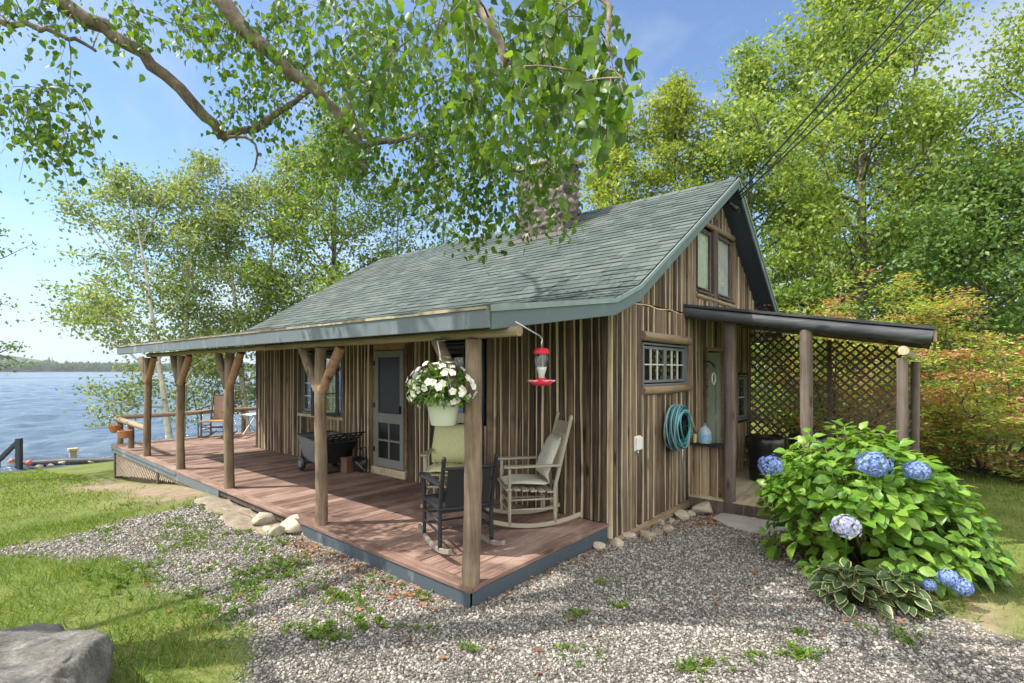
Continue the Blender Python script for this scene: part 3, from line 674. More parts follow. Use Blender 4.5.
# front windows
fw = window(FT, 5.16, 6.56, .84, 1.97, 2, 2, 4, 'trim_grey', 'muntin', cabin, .04)
m = MB(); m.box2((-.06, 5.08, .78), (.0, 6.64, .835)); m.build('sill', M['pale_wood'], fw, bevel=.008)
ang = R(45); hinge = (5.22, -.01)
def OC(u, n, z):   # casement swung out on its near hinge
    d = u - hinge[0]; return (-(hinge[1] + .05 + d * math.sin(ang) + n * math.cos(ang)), hinge[0] + d * math.cos(ang) - n * math.sin(ang), z)
f = MB(); mu = MB(); sash(f, mu, OC, 5.22, 5.68, .86, 1.95, 2, 3, .055, .02, 0, .035)
oc = f.build('open_casement', M['navy'], cabin, bevel=.004); mu.build('muntin', M['navy'], oc); pane(OC, 5.26, 5.64, .9, 1.9, .015, oc)
window(FT, 1.84, 2.62, .95, 2.03, 1, 2, 3, 'navy', 'navy', cabin, .045)
# screen door
d = MB(); mu = MB()
def dbx(mb, a, b, c, e, q0=.0, q1=.035):
    P = [FT(u, q, z) for u in (a, b) for q in (q0, q1) for z in (c, e)]
    mb.add(P, [(0, 1, 3, 2), (4, 6, 7, 5), (0, 4, 5, 1), (2, 3, 7, 6), (0, 2, 6, 4), (1, 5, 7, 3)])
y0, y1, z0, z1 = 3.47, 4.20, .13, 1.95
dbx(d, y0, y0 + .09, z0, z1); dbx(d, y1 - .09, y1, z0, z1); dbx(d, y0 + .09, y1 - .09, z1 - .1, z1); dbx(d, y0 + .09, y1 - .09, z0, z0 + .13); dbx(d, y0 + .09, y1 - .09, .82, .97)
dbx(mu, (y0 + y1) / 2 - .014, (y0 + y1) / 2 + .014, z0 + .13, .82, .006, .03); dbx(mu, y0 + .09, y1 - .09, .53, .558, .008, .028)
door = d.build('screen_door', M['door_paint'], cabin, bevel=.004); mu.build('muntin', M['muntin'] if False else M['door_paint'], door)
pane(FT, y0 + .07, y1 - .07, z0 + .1, z1 - .08, .012, door, 'screen')
m = MB(); m.box2((-.075, 3.52, .98), (-.035, 3.545, 1.10)); m.build('handle', M['iron'], door, bevel=.004)
for z in (.35, 1.05, 1.72): m = MB(); m.box2((-.045, 4.185, z), (-.034, 4.235, z + .08)); m.build('hinge', M['iron'], door)
m = MB(); dbx(m, 3.405, 3.465, 0, 2.05, -.06, .02); dbx(m, 4.205, 4.255, 0, 2.05, -.06, .02); dbx(m, 3.405, 4.255, 1.96, 2.06, -.06, .018); m.build('door_frame', M['brace'], cabin, bevel=.005)
m = MB(); dbx(m, 3.40, 4.26, .0, .12, -.05, .06); m.build('threshold', M['pale_wood'], cabin, bevel=.01)
# side door under the lean-to, standing ajar
m = MB(); m.box2((2.98, -.03, -.1), (3.04, .1, 2.0)); m.box2((3.84, -.03, -.1), (3.9, .1, 2.0)); m.box2((3.04, -.03, 1.955), (3.84, .1, 2.0)); m.build('door_frame', M['log_x'], cabin, bevel=.005)
sd = MB(); ca_, sa_ = math.cos(R(24)), math.sin(R(24))
def SD(u, n, z): return (3.83 - u * ca_ + n * sa_ * 0, .05 + u * sa_ - n, z)
def sbx(mb, a, b, c, e, q0, q1):
    P = [SD(u, q, z) for u in (a, b) for q in (q0, q1) for z in (c, e)]
    mb.add(P, [(0, 1, 3, 2), (4, 6, 7, 5), (0, 4, 5, 1), (2, 3, 7, 6), (0, 2, 6, 4), (1, 5, 7, 3)])
sbx(sd, 0, .76, -.08, 1.94, -.04, 0)
for (a, b, c, e) in ((0, .1, -.08, 1.94), (.66, .76, -.08, 1.94), (.1, .66, -.08, .12), (.1, .66, 1.8, 1.94), (.1, .66, .80, .92), (.35, .41, .12, .80)): sbx(sd, a, b, c, e, .0, .014)
sdo = sd.build('side_door', M['side_door'], cabin, bevel=.003); m = MB(); m.lathe([(.0, 0), (.028, .005), (.03, .02), (.02, .035), (0, .04)], 12); k = m.build('handle', M['iron'], sdo, True); k.location = SD(.70, .02, .95); k.rotation_euler = (R(90), 0, 0)

# chimney
chim = MB(); cx0, cx1, cy0, cy1, cz0, cz1 = 2.46, 3.03, 2.24, 3.32, 3.7, 5.42
chim.box2((cx0 + .035, cy0 + .035, cz0), (cx1 - .035, cy1 - .035, cz1 - .05), 1)
def rock_verts(c, s, n=0, seed=None, flat=1.0, sub=2):
    bm = bmesh.new(); bmesh.ops.create_icosphere(bm, subdivisions=sub, radius=1)
    r = np.random.default_rng(seed if seed is not None else random.randrange(10**6)); ks = [(unit(r.normal(size=3)), r.uniform(.45, .9)) for _ in range(12)]; ph = r.uniform(0, 6, 3)
    vs = []
    for v in bm.verts:
        p = np.array(v.co)
        for k, d_ in ks:
            t_ = p @ k
            if t_ > d_: p = p - k * (t_ - d_) * .95
        p = p * (1 + .05 * math.sin(5 * p[0] + ph[0]) * math.sin(4 * p[1] + ph[1]))
        vs.append((c[0] + p[0] * s[0], c[1] + p[1] * s[1], c[2] + p[2] * s[2] * flat))
    fs = [tuple(v.index for v in f.verts) for f in bm.faces]; bm.free(); return vs, fs
z = cz0 + .05
while z < cz1 - .06:
    h = random.uniform(.10, .17)
    for (fx, ax_) in ((cx0, 'y'), (cx1, 'y'), (cy0, 'x'), (cy1, 'x')):
        a, b = (cy0, cy1) if ax_ == 'y' else (cx0, cx1); u = a + .02
        while u < b - .04:
            w = min(random.uniform(.13, .26), b - u + .02); c_ = u + w / 2; dp = random.uniform(.058, .078)
            if ax_ == 'y': chim.add(*rock_verts((fx + (.05 if fx == cx0 else -.05), c_, z + h / 2), (dp, w / 2 * 1.04, h / 2 * 1.08), sub=2))
            else: chim.add(*rock_verts((c_, fx + (.05 if fx == cy0 else -.05), z + h / 2), (w / 2 * 1.04, dp, h / 2 * 1.08), sub=2))
            u += w
    z += h
ch = chim.build('chimney', [M['chimney'], M['mortar']], cabin, True, keep_normals=False, smooth_angle=40)
m = MB(); m.box2((cx0 - .05, cy0 - .05, cz1 - .07), (cx1 + .05, cy1 + .05, cz1 + .0)); m.build('cap', M['fieldstone'], ch, bevel=.02)
m = MB()
zf = roof_z(cx0)
m.add([(cx0 - .16, cy0 - .1, zf - .16 * SL + .03), (cx0 - .16, cy1 + .1, zf - .16 * SL + .03), (cx0 - .005, cy1 + .1, zf + .05), (cx0 - .005, cy0 - .1, zf + .05)], [(0, 1, 2, 3)])
m.add([(cx0 - .1, cy0 - .012, zf - .1 * SL + .03), (cx1, cy0 - .012, roof_z(cx1) + .03), (cx1, cy0 - .012, roof_z(cx1) + .12), (cx0 - .02, cy0 - .012, zf + .12)], [(0, 1, 2, 3)])
fl = m.build('flashing', M['mortar'], ch); so = fl.modifiers.new('thick', 'SOLIDIFY'); so.thickness = .006
# twin floodlight under the peak
m = MB(); m.box2((3.30, -.27, 4.20), (3.60, -.22, 4.26)); fl_ = m.build('floodlight', M['iron'], cabin)
for s in (-1, 1):
    m = MB(); m.lathe([(.02, 0), (.03, .03), (.05, .10), (.055, .12), (0, .11)], 14); h_ = m.build('lamp_head', M['iron'], fl_, True, smooth_angle=40); h_.location = (3.45 + s * .11, -.27, 4.21); h_.rotation_euler = (R(140), s * .4, 0)
# ------------------------------------------------------------------ porch deck
deck = empty('porch_deck', (0, 0, 0), 0, 'reddish brown board deck with grey skirt running along the cabin front', 'deck')
def xe(y): return -2.157 + .0243 * y
m = MB(); y = .004
while y < 11.38:
    w = random.uniform(.135, .142); x1 = -.035 if y < 8.55 else 5.4; zz_ = random.uniform(-.003, .002)
    cuts = [xe(y) + .128, x1] if x1 < 1 else [xe(y) + .128, 1.6 + random.uniform(-.4, .4), x1]
    for a, b in zip(cuts, cuts[1:]): m.box2((a, y, -.034), (b - .004, min(y + w, 11.4), zz_))
    y += w + random.uniform(.005, .009)
m.build('deck_board', M['deck'], deck, bevel=.003)
m = MB(); ys = [-.012, 3.1, 6.3, 9.2, 11.41]
for a, b in zip(ys, ys[1:]): m.add([(xe(a), a, -.034), (xe(a) + .122, a, -.034), (xe(b) + .122, b - .004, -.034), (xe(b), b - .004, -.034), (xe(a), a, .003), (xe(a) + .122, a, .003), (xe(b) + .122, b - .004, .003), (xe(b), b - .004, .003)], [(0,3,2,1),(4,5,6,7),(0,1,5,4),(1,2,6,5),(2,3,7,6),(3,0,4,7)])
m.build('edge_board', M['deck_edge'], deck, bevel=.004)
def skew_board(mb, a, b, z0, z1, off, th=.03):
    mb.add([(xe(a) + off, a, z0), (xe(a) + off + th, a, z0), (xe(b) + off + th, b, z0), (xe(b) + off, b, z0), (xe(a) + off, a, z1), (xe(a) + off + th, a, z1), (xe(b) + off + th, b, z1), (xe(b) + off, b, z1)], [(0,3,2,1),(4,5,6,7),(0,1,5,4),(1,2,6,5),(2,3,7,6),(3,0,4,7)])
m = MB(); skew_board(m, .0, 2.62, -.20, -.037, .012); m.box2((xe(0) + .014, -.0, -.30), (-.04, .03, -.037)); m.build('skirt_board', M['skirt'], deck, bevel=.003)
m = MB(); skew_board(m, 5.05, 11.38, -.175, -.037, .008, .035); skew_board(m, 6.9, 11.38, -.085, -.045, -.012, .02); m.box2((xe(11.4), 11.36, -.175), (5.4, 11.39, -.037)); m.build('skirt_board', M['fascia'], deck, bevel=.003)['label'] = 'grey painted skirt board'
m = MB(); skew_board(m, 2.66, 5.03, -.12, -.037, .03, .05); m.build('edge_joist', M['dark_log'], deck)
for y, z in ((11.2, -.9), (8, -.7)): m = MB(); m.box2((xe(y) + .02, y, z), (xe(y) + .1, y + .08, -.18)); m.build('deck_support', M['dark_log'], deck)
def lattice(mb, to_w, u0, u1, zb, zt, step, w, th, m=0):
    """two crossing layers of laths clipped to u0..u1 and zb(u)..zt(u)"""
    for s, off in ((1, 0), (-1, th)):
        c = u0 - 3.5
        while c < u1 + 3.5:
            t = np.linspace(-4, 4, 321); u = c + t; z = s * t + (zb(u0) + zt(u0)) / 2
            ok = (u >= u0) & (u <= u1) & (z >= np.array([zb(q) for q in u])) & (z <= np.array([zt(q) for q in u]))
            k = np.where(ok)[0]
            if len(k) > 2:
                a, b = k[0], k[-1]; d = w * .7071; 
                P = []
                for q in (off, off + th):
                    for (uu, z_) in ((u[a], z[a]), (u[b], z[b])): P += [to_w(uu - d * .5, q, z_ + s * d * .5), to_w(uu + d * .5, q, z_ - s * d * .5)]
                mb.add(P, [(0, 1, 3, 2), (4, 6, 7, 5), (0, 4, 5, 1), (2, 3, 7, 6), (0, 2, 6, 4), (1, 5, 7, 3)], m)
            c += step
m = MB(); lattice(m, lambda u, n, z: (xe(u) + .06 - n, u, z), 5.5, 11.3, lambda u: min(-.25, -.14 - .60 * max(0, min(1, (u - 5.2) / 6.3)) ** 1.4), lambda u: -.178, .105, .035, .008)
m.build('lattice_skirt', M['lattice_pale'], deck)
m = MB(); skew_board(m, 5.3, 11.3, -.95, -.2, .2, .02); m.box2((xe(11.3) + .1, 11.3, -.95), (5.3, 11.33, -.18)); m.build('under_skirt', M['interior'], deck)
# log railing
m = MB(); m.tube([(xe(8.95) + .10, 9.02, .52), (xe(10.2) + .12, 10.2, .53), (xe(11.55) + .14, 11.62, .535)], [.055, .058, .062], 12); m.build('rail', M['log_y'], deck, True, smooth_angle=50)
m = MB(); m.tube([(x, 11.34 + .01 * math.sin(x * 2), .60 + .012 * math.sin(x * 1.4)) for x in np.linspace(-1.8, 5.4, 12)], .05, 12); m.build('rail', M['log_x'], deck, True, smooth_angle=50)
for x, y, h in ((xe(10.35) + .13, 10.35, .48), (xe(11.3) + .14, 11.32, .5), (.9, 11.34, .56), (3.2, 11.34, .56), (5.3, 11.34, .56)):
    m = MB(); m.tube([(x, y, -.02), (x + .01, y, h * .5), (x, y, h)], [.062, .058, .06], 12); m.build('rail_post', M['log'], deck, True, smooth_angle=50)

# two terracotta half-pots under the rail
terr = simple('terracotta', (.42, .17, .07), .75, 0, .2, 12, .1)
def wall_pot(x, y, z, lab):
    e = empty('rail_pot', (x, y, z), .3, lab, 'planter', 'pots hung under the log rail')
    m = MB(); m.lathe([(.02, -.12), (.07, -.10), (.10, -.04), (.115, .02), (.125, .03), (.125, .05), (.11, .05), (.10, .02), (.05, -.04)], 18); m.build('bowl', terr, e, True, smooth_angle=40)
    m = MB(); m.tube([(-.1, 0, .05), (-.06, 0, .16), (.06, 0, .16), (.1, 0, .05)], .006, 6); m.build('hanger', M['iron'], e, True)
wall_pot(xe(10.3) - .03, 10.1, .36, 'terracotta pot under the log rail, nearer the porch post')
wall_pot(xe(11.3) + .02, 11.25, .38, 'terracotta pot under the log rail, at the far end of the rail')

# ------------------------------------------------------------------ lean-to over the side entry
lt = empty('lean_to', (2.1, 0, 0), 0, 'dark lean-to with black log edge and lattice wall over side entry', 'lean-to'); LO = Vector((-2.1, 0, 0))
def ltz(y): return 2.56 + .171 * y
m = MB(); yy = np.linspace(.0, -2.68, 9); m.tube([(.0 + random.uniform(-.008, .008), y, ltz(y) - .105) for y in yy], [.078 + random.uniform(-.004, .004) for _ in yy], 14); m.build('edge_log', M['tar'], lt, True, smooth_angle=50)
m = MB()
m.add([(-.06, .0, ltz(0) - .022), (3.5, .0, ltz(0) - .022), (3.5, -2.72, ltz(-2.72) - .022), (-.06, -2.72, ltz(-2.72) - .022), (-.06, .0, ltz(0) + .01), (3.5, .0, ltz(0) + .01), (3.5, -2.72, ltz(-2.72) + .01), (-.06, -2.72, ltz(-2.72) + .01)], [(0,3,2,1),(4,5,6,7),(0,1,5,4),(1,2,6,5),(2,3,7,6),(3,0,4,7)])
m.build('roof', M['tar'], lt)
m = MB(); m.box2((-.02, -2.715, ltz(-2.7) - .15), (3.48, -2.685, ltz(-2.7) - .026)); m.build('eave_board', M['pale_wood'], lt, bevel=.004)
m = MB(); m.tube([(-.10, -2.44, 1.86), (1.5, -2.43, 1.87), (3.4, -2.44, 1.86)], [.05, .052, .05], 14); m.build('header_log', M['pale_wood'], lt, True, smooth_angle=50)
for x in (.9, 1.8, 2.7): 
    m = MB(); m.tube([(x, -.02, ltz(0) - .1), (x, -2.65, ltz(-2.65) - .1)], .055, 10); m.build('rafter', M['dark_log'], lt, True, smooth_angle=50)
for x, y, zb, r in ((.16, -.575, -.14, .082), (.02, -1.5, -.16, .07), (.02, -2.42, -.3, .052), (3.3, -2.46, -.3, .06), (3.3, -1.3, -.14, .035)):
    m = MB(); zs = np.linspace(zb, (ltz(y) - .17 if y > -2.4 else 1.78), 8); m.tube([(x + .006 * math.sin(z * 3), y + .006 * math.cos(z * 2.3), z) for z in zs], [r * random.uniform(.97, 1.03) for _ in zs], 14)
    m.build('post', M['dark_log'], lt, True, smooth_angle=50)
LT = lambda u, n, z: (3.25 + n, -u, z)
m = MB(); lattice(m, LT, .03, 2.42, lambda u: .02, lambda u: ltz(-u) - .16, .145, .034, .009); lt_l = m.build('lattice_panel', M['lattice_dark'], lt)
m = MB(); m.box2((3.24, -2.44, -.02), (3.275, -.02, .03)); m.box2((3.235, -.04, 0), (3.27, -.0, 2.35)); m.build('lattice_frame', M['lattice_dark'], lt)
hwall = slab_wall('half_wall', lambda u, n, z: (.27 - n, -u, z), .03, .52, lambda u: -.17, lambda u: .585, [], M['slab_pale'], lt, .09, .13, depth=.06)
m = MB(); m.box2((.15, -.58, .588), (.36, -.01, .625)); m.build('ledge', M['tar'], lt, bevel=.006)
m = MB(); y = -.02
while y > -2.5: w = .18; m.box2((.1, y - w + .005, -.16), (3.3, y, -.115)); y -= w
m.build('floor_board', M['pale_wood'], lt, bevel=.004)
m = MB(); m.box2((.06, -2.5, -.32), (.095, -.05, -.125)); m.build('floor_joist', M['dark_log'], lt)

# ------------------------------------------------------------------ rocking chairs
def P_(name, c, wear=None):
    return painted(name, c, wear or tuple(min(1, q * 1.7 + .04) for q in c), .6)
cm_black = P_('chair_black', (.010, .012, .015), (.028, .033, .04)); cm_grey = P_('chair_weathered', (.30, .275, .205), (.46, .43, .35)); cm_brown = P_('chair_brown', (.09, .05, .035), (.2, .12, .08))
m_pad_grey = simple('grey_cushion', (.46, .45, .37), .9, 0, .12, 40, .2); m_pad_green = simple('green_cushion', (.50, .50, .27), .9, 0, .1, 30, .2)
seat_rush = simple('woven_seat', (.42, .27, .09), .85, 0, .25, 60, .3); back_weave = simple('woven_back', (.19, .12, .085), .85, 0, .3, 70, .3)
rock_grey = P_('rocker_wood', (.22, .20, .17), (.35, .33, .29))
def rocking_chair(loc, face, label, fm, rm, seatm, backm, style, hb=1.1, group='rocking chairs on the porch', sc_=1.0, tilt=0):
    """local: faces +x, z up; returns the Empty"""
    e = empty('rocking_chair', loc, face, label, 'rocking chair', group); e.scale = (sc_,) * 3
    W = .255
    def rz(x): return .03 + .16 * (x / .5) ** 2 * .55
    lean = .24; bx0 = -.24
    def back(z): return bx0 - lean * max(0, (z - .40)) - .02 * (.4 - min(z, .4))
    for s in (-1, 1):
        m = MB(); xs = np.linspace(-.52, .42, 13); 
        pr = [(x, rz(x) - .022) for x in xs] + [(x, rz(x) + .022) for x in xs[::-1]]
        m.prism(pr, 1, s * W - .017, s * W + .017); m.build('rocker', rm, e, bevel=.006)
        m = MB(); zs = np.linspace(rz(.24), .64, 10); m.tube([(.24, s * W, z) for z in zs], [.019 + .004 * math.sin(z * 40) for z in zs], 10); m.build('leg', fm, e, True)
        m = MB(); zs = np.linspace(rz(-.24), hb, 14); m.tube([(back(z), s * (W - .03 * 0), z) for z in zs] + [(back(hb + .03), s * W, hb + .03), (back(hb + .05), s * W, hb + .05)], [.020] * 14 + [.024, .012], 10); m.build('leg', fm, e, True)
        m = MB(); pr = [(.30, .036), (.30, -.036), (.22, -.05), (-.1, -.03), (back(.65) - .01, -.022), (back(.65) - .01, .022), (-.1, .03), (.22, .05)]
        m.prism(pr, 2, .637, .66); o = m.build('armrest', fm, e, bevel=.006); o.location = (0, s * (W + .01), 0)
    m = MB()
    for z in (.17, .27): 
        m.tube([(.24, -W, z), (.24, W, z)], .011, 8)
        for s in (-1, 1): m.tube([(.24, s * W, z + .03), (back(z + .03), s * W, z + .03)], .011, 8)
    m.tube([(back(.24), -W, .24), (back(.24), W, .24)], .011, 8); m.build('stretcher', fm, e, True)
    m = MB(); 
    if style == 'slat':
        for i in range(6): x = .25 - i * .088; m.box((x, 0, .415 - .008 * i), (.07, W * 2 + (.05 if i else .07), .018))
    else:
        m.add([(.27, -W - .02, .40), (.27, W + .02, .40), (-.25, W - .01, .375), (-.25, -W + .01, .375), (.27, -W - .02, .44), (.27, W + .02, .44), (-.25, W - .01, .415), (-.25, -W + .01, .415)], [(0,3,2,1),(4,5,6,7),(0,1,5,4),(1,2,6,5),(2,3,7,6),(3,0,4,7)])
    m.build('seat', seatm, e, bevel=.01 if style != 'slat' else .004)
    m = MB()
    z0, z1 = .50, hb - .06
    def bpt(y, z, o): return (back(z) + o - .03 * (1 - (y / W) ** 2), y, z)
    if style == 'slat':
        for (a, b) in ((.52, .60), (hb - .16, hb - .04)):
            m.add([bpt(y, z, o) for o in (-.009, .009) for z in (a, b) for y in np.linspace(-W, W, 7)], [q for k in range(6) for q in ((k, k + 1, k + 8, k + 7), (14 + k, 21 + k, 22 + k, 15 + k), (k, 14 + k, 15 + k, k + 1), (7 + k, 8 + k, 22 + k, 21 + k))] + [(0, 7, 21, 14), (6, 20, 27, 13)])
        for i in range(5):
            y = -.17 + i * .085; m.bar(bpt(y, .6, 0), bpt(y, hb - .16, 0), .012, .05, up=(1, 0, 0))
    else:
        Y7 = np.linspace(-W + .045, W - .045, 9); Z7 = np.linspace(z0 - .06, z1 - .02, 9)
        for o_ in (0,):
            vs = [bpt(y, z, q) for q in (-.012, .012) for z in Z7 for y in Y7]; n = 81
            fs = [(r * 9 + c, r * 9 + c + 1, r * 9 + c + 10, r * 9 + c + 9) for r in range(8) for c in range(8)]
            fs += [tuple(n + i for i in f[::-1]) for f in fs[:64]]
            for c in range(8): fs += [(c, n + c, n + c + 1, c + 1), (72 + c, 73 + c, n + 73 + c, n + 72 + c), (c * 9, c * 9 + 9, n + c * 9 + 9, n + c * 9), (c * 9 + 8, n + c * 9 + 8, n + c * 9 + 17, c * 9 + 17)]
            m.add(vs, fs)
    m.build('backrest', backm, e, style != 'slat', smooth_angle=40)
    for z in (z0 - .08, z1 + .0): m = MB(); m.tube([bpt(y, z, -.01) for y in np.linspace(-W, W, 7)], .016, 8); m.build('crossbar', fm, e, True)
    return e
ch_b = rocking_chair((-1.50, .80, .001), R(66), 'black rocking chair seen from behind next to the front post', cm_black, rock_grey, cm_black, simple('black_sling', (.011, .012, .014), .8, 0, .2, 60, .2), 'woven', .86, sc_=.98)
ch_r = rocking_chair((-.52, .72, .001), R(140), 'weathered grey rocking chair with draped grey pad, nearest the cabin corner', cm_grey, cm_grey, cm_grey, cm_grey, 'slat', 1.12)
ch_m = rocking_chair((-.58, 1.86, .001), R(216), 'weathered grey rocking chair with green cushion behind the flower basket', cm_grey, cm_grey, cm_grey, cm_grey, 'slat', 1.12)
ch_f = rocking_chair((.05, 10.75, .001), R(226), 'brown rocking chair with orange woven seat out on the sunny deck', cm_brown, rock_grey, seat_rush, back_weave, 'woven', 1.08, sc_=1.0)
def cushion(name, pts, thick, mat, parent_chair, label, cat='cushion', label_group=None):
    """soft pad following a path of (x, z) points in the chair's frame"""
    e = bpy.data.objects
    n = len(pts); W = .215 if parent_chair is not ch_m else .262; ny_ = 9; vs = []; fs = []
    P = [Vector((p[0], 0, p[1])) for p in pts]
    for side in (1, -1):
        for i, p in enumerate(P):
            t_ = (P[min(i + 1, n - 1)] - P[max(i - 1, 0)]).normalized(); nr = Vector((t_.z, 0, -t_.x)) * -1
            for k in range(ny_):
                v = k / (ny_ - 1) * 2 - 1; w_ = i / (n - 1) * 2 - 1
                f = (1 - abs(v) ** 3) ** .5 * (1 - abs(w_) ** 5) ** .5; q = p + nr * (side * thick * (.15 + .85 * f)) + Vector((0, v * W * (1 + .03 * math.sin(i * 1.1)), 0)) + nr * .006 * math.sin(k * 2.1 + i * 1.3)
                vs.append(q)
    N = n * ny_
    for s_, off in ((1, 0), (-1, N)):
        for i in range(n - 1):
            for k in range(ny_ - 1):
                f = (off + i * ny_ + k, off + i * ny_ + k + 1, off + (i + 1) * ny_ + k + 1, off + (i + 1) * ny_ + k); fs.append(f if s_ > 0 else f[::-1])
    for i in range(n - 1):
        for k in (0, ny_ - 1): fs.append((i * ny_ + k, (i + 1) * ny_ + k, N + (i + 1) * ny_ + k, N + i * ny_ + k))
    for k in range(ny_ - 1):
        for i in (0, n - 1): fs.append((i * ny_ + k, i * ny_ + k + 1, N + i * ny_ + k + 1, N + i * ny_ + k))
    m = MB(); m.add(vs, fs); o = m.build(name, mat, None, True)
    o.location = parent_chair.location; o.rotation_euler = parent_chair.rotation_euler; tag(o, label, cat, label_group); return o
cushion('seat_cushion', [(.27, .455), (.15, .465), (0, .46), (-.14, .45), (-.2, .455)], .024, m_pad_grey, ch_r, 'flat grey pad on the seat of the weathered rocking chair')
cushion('back_cushion', [(-.20, .47), (-.17, .55), (-.21, .66), (-.25, .76), (-.29, .86), (-.325, .93)], .05, m_pad_grey, ch_r, 'slouched pale grey cushion leaning on the corner rocking chair')
cushion('seat_cushion', [(.26, .455), (.15, .47), (0, .465), (-.14, .455), (-.2, .455)], .03, m_pad_green, ch_m, 'pale green pad lying on the seat of the middle rocking chair')
cushion('back_cushion', [(-.13, .49), (-.14, .58), (-.17, .68), (-.21, .78), (-.25, .88), (-.28, .95)], .055, m_pad_green, ch_m, 'upright pale green striped cushion in the middle rocking chair')

# folding white table on the far deck
ft = empty('folding_table', (.95, 10.75, .001), R(20), 'small white folding table standing near the far rail', 'table')
m = MB(); m.box2((-.3, -.22, .50), (.3, .22, .525)); m.build('tabletop', M['white_plastic'], ft, bevel=.006)
for s in (-1, 1):
    for q in (-1, 1): m = MB(); m.bar((-.2 * q, s * .18, .0), (.2 * q, s * (.18 - .03 * (q > 0)), .5), .03, .018, up=(0, 1, 0)); m.build('leg', M['white_plastic'], ft)

# dump cart
ct = empty('garden_cart', (-.42, 4.93, .001), R(-93), 'grey and black plastic garden dump cart parked between window and screen door', 'garden cart')
m = MB()   # local x to the right along the wall (-Y world), y toward the wall
b0 = [(-.36, -.22, .16), (.22, -.22, .16), (.22, .22, .16), (-.36, .22, .16)]; b1 = [(-.47, -.30, .58), (.36, -.30, .52), (.36, .30, .52), (-.47, .30, .58)]
i0 = [(x * .93, y * .9, z + .03) for x, y, z in b0]; i1 = [(x * .95, y * .92, z) for x, y, z in b1]
m.add(b0 + b1, [(0, 3, 2, 1), (0, 1, 5, 4), (1, 2, 6, 5), (2, 3, 7, 6), (3, 0, 4, 7)]); m.add(i0 + i1, [(0, 1, 2, 3), (0, 4, 5, 1), (1, 5, 6, 2), (2, 6, 7, 3), (3, 7, 4, 0)])
m.add(b1 + i1, [(0, 1, 5, 4), (1, 2, 6, 5), (2, 3, 7, 6), (3, 0, 4, 7)]); m.build('tub', M['grey_plastic'], ct, bevel=.012, keep_normals=True)
m = MB(); 
for a, b in zip(b1, b1[1:] + b1[:1]): m.tube([Vector(a) + Vector((0, 0, .005)), Vector(b) + Vector((0, 0, .005))], .016, 8)
m.build('rim', M['black_plastic'], ct, True)
m = MB()   # slotted black gate hinged on the handle end
g0, g1 = Vector((.36, 0, .52)), Vector((.62, 0, .66)); ud = (g1 - g0)
for t_ in (0, .33, .66, 1): p = g0 + ud * t_; m.bar((p.x, -.30, p.z), (p.x, .30, p.z), .035, .02)
for y in np.linspace(-.29, .29, 6): m.bar((g0.x, y, g0.z), (g1.x, y, g1.z), .03, .02)
m.add([(.23, -.225, .16), (.37, -.30, .50), (.37, .30, .50), (.23, .225, .16), (.245, -.225, .16), (.385, -.30, .50), (.385, .30, .50), (.245, .225, .16)], [(0, 1, 2, 3), (7, 6, 5, 4), (0, 4, 5, 1), (1, 5, 6, 2), (2, 6, 7, 3), (3, 7, 4, 0)])
m.build('tailgate', M['black_plastic'], ct, bevel=.003)
for s in (-1, 1):
    m = MB(); m.lathe([(.02, -.03), (.095, -.03), (.115, -.02), (.12, 0), (.115, .02), (.095, .03), (.02, .03)], 20); w = m.build('wheel', M['black_plastic'], ct, True, smooth_angle=40); w.location = (-.33, s * .285, .12); w.rotation_euler = (R(90), 0, 0)
    m = MB(); m.lathe([(.01, .033), (.06, .033), (.068, .026), (.03, .038)], 16); 
    for k in range(5): a = k * 2 * math.pi / 5; m.bar((0, 0, .032), (.066 * math.cos(a), .066 * math.sin(a), .032), .018, .01)
    m.add([tuple((v[0], v[1], -v[2])) for v in list(m.v)], [f[::-1] for f in list(m.f)]); m.build('rim', M['grey_plastic'], w, True, smooth_angle=40)
m = MB(); m.tube([(-.33, -.27, .12), (-.33, .27, .12)], .012, 8); m.build('axle', M['iron'], ct, True)
m = MB(); m.tube([(.2, -.18, .17), (.24, -.18, .012), (.24, .18, .012), (.2, .18, .17)], .013, 8); m.build('stand', M['iron'], ct, True)

# dark bag and small box by the screen door
bg = empty('carry_bag', (-.19, 4.36, .001), R(10), 'slumped black bag with loop handles beside the screen door', 'bag')
m = MB(); v, f = rock_verts((0, 0, .15), (.14, .15, .16), seed=4, sub=3); v = [(x, y * (1 + .1 * math.sin(z * 30)), max(z, .0)) for x, y, z in v]; m.add(v, f); m.build('body', M['black_plastic'], bg, True)
m = MB(); 
for s in (-1, 1): m.tube([(s * .05, -.07, .28), (s * .07, -.05, .40), (s * .07, .04, .41), (s * .05, .07, .28)], .009, 6)
m.build('handle', M['black_plastic'], bg, True)
m = MB(); m.box2((-.10, -.07, 0), (.10, .07, .24)); m.box2((-.105, -.075, .2), (.105, .075, .245)); o = m.build('box', simple('brown_box', (.16, .09, .065), .8, 0, .2, 8, .1), None, bevel=.006); o.location = (-.25, 4.60, .001); o.rotation_euler = (0, 0, R(8)); tag(o, 'small reddish brown box between garden cart and black bag', 'box')

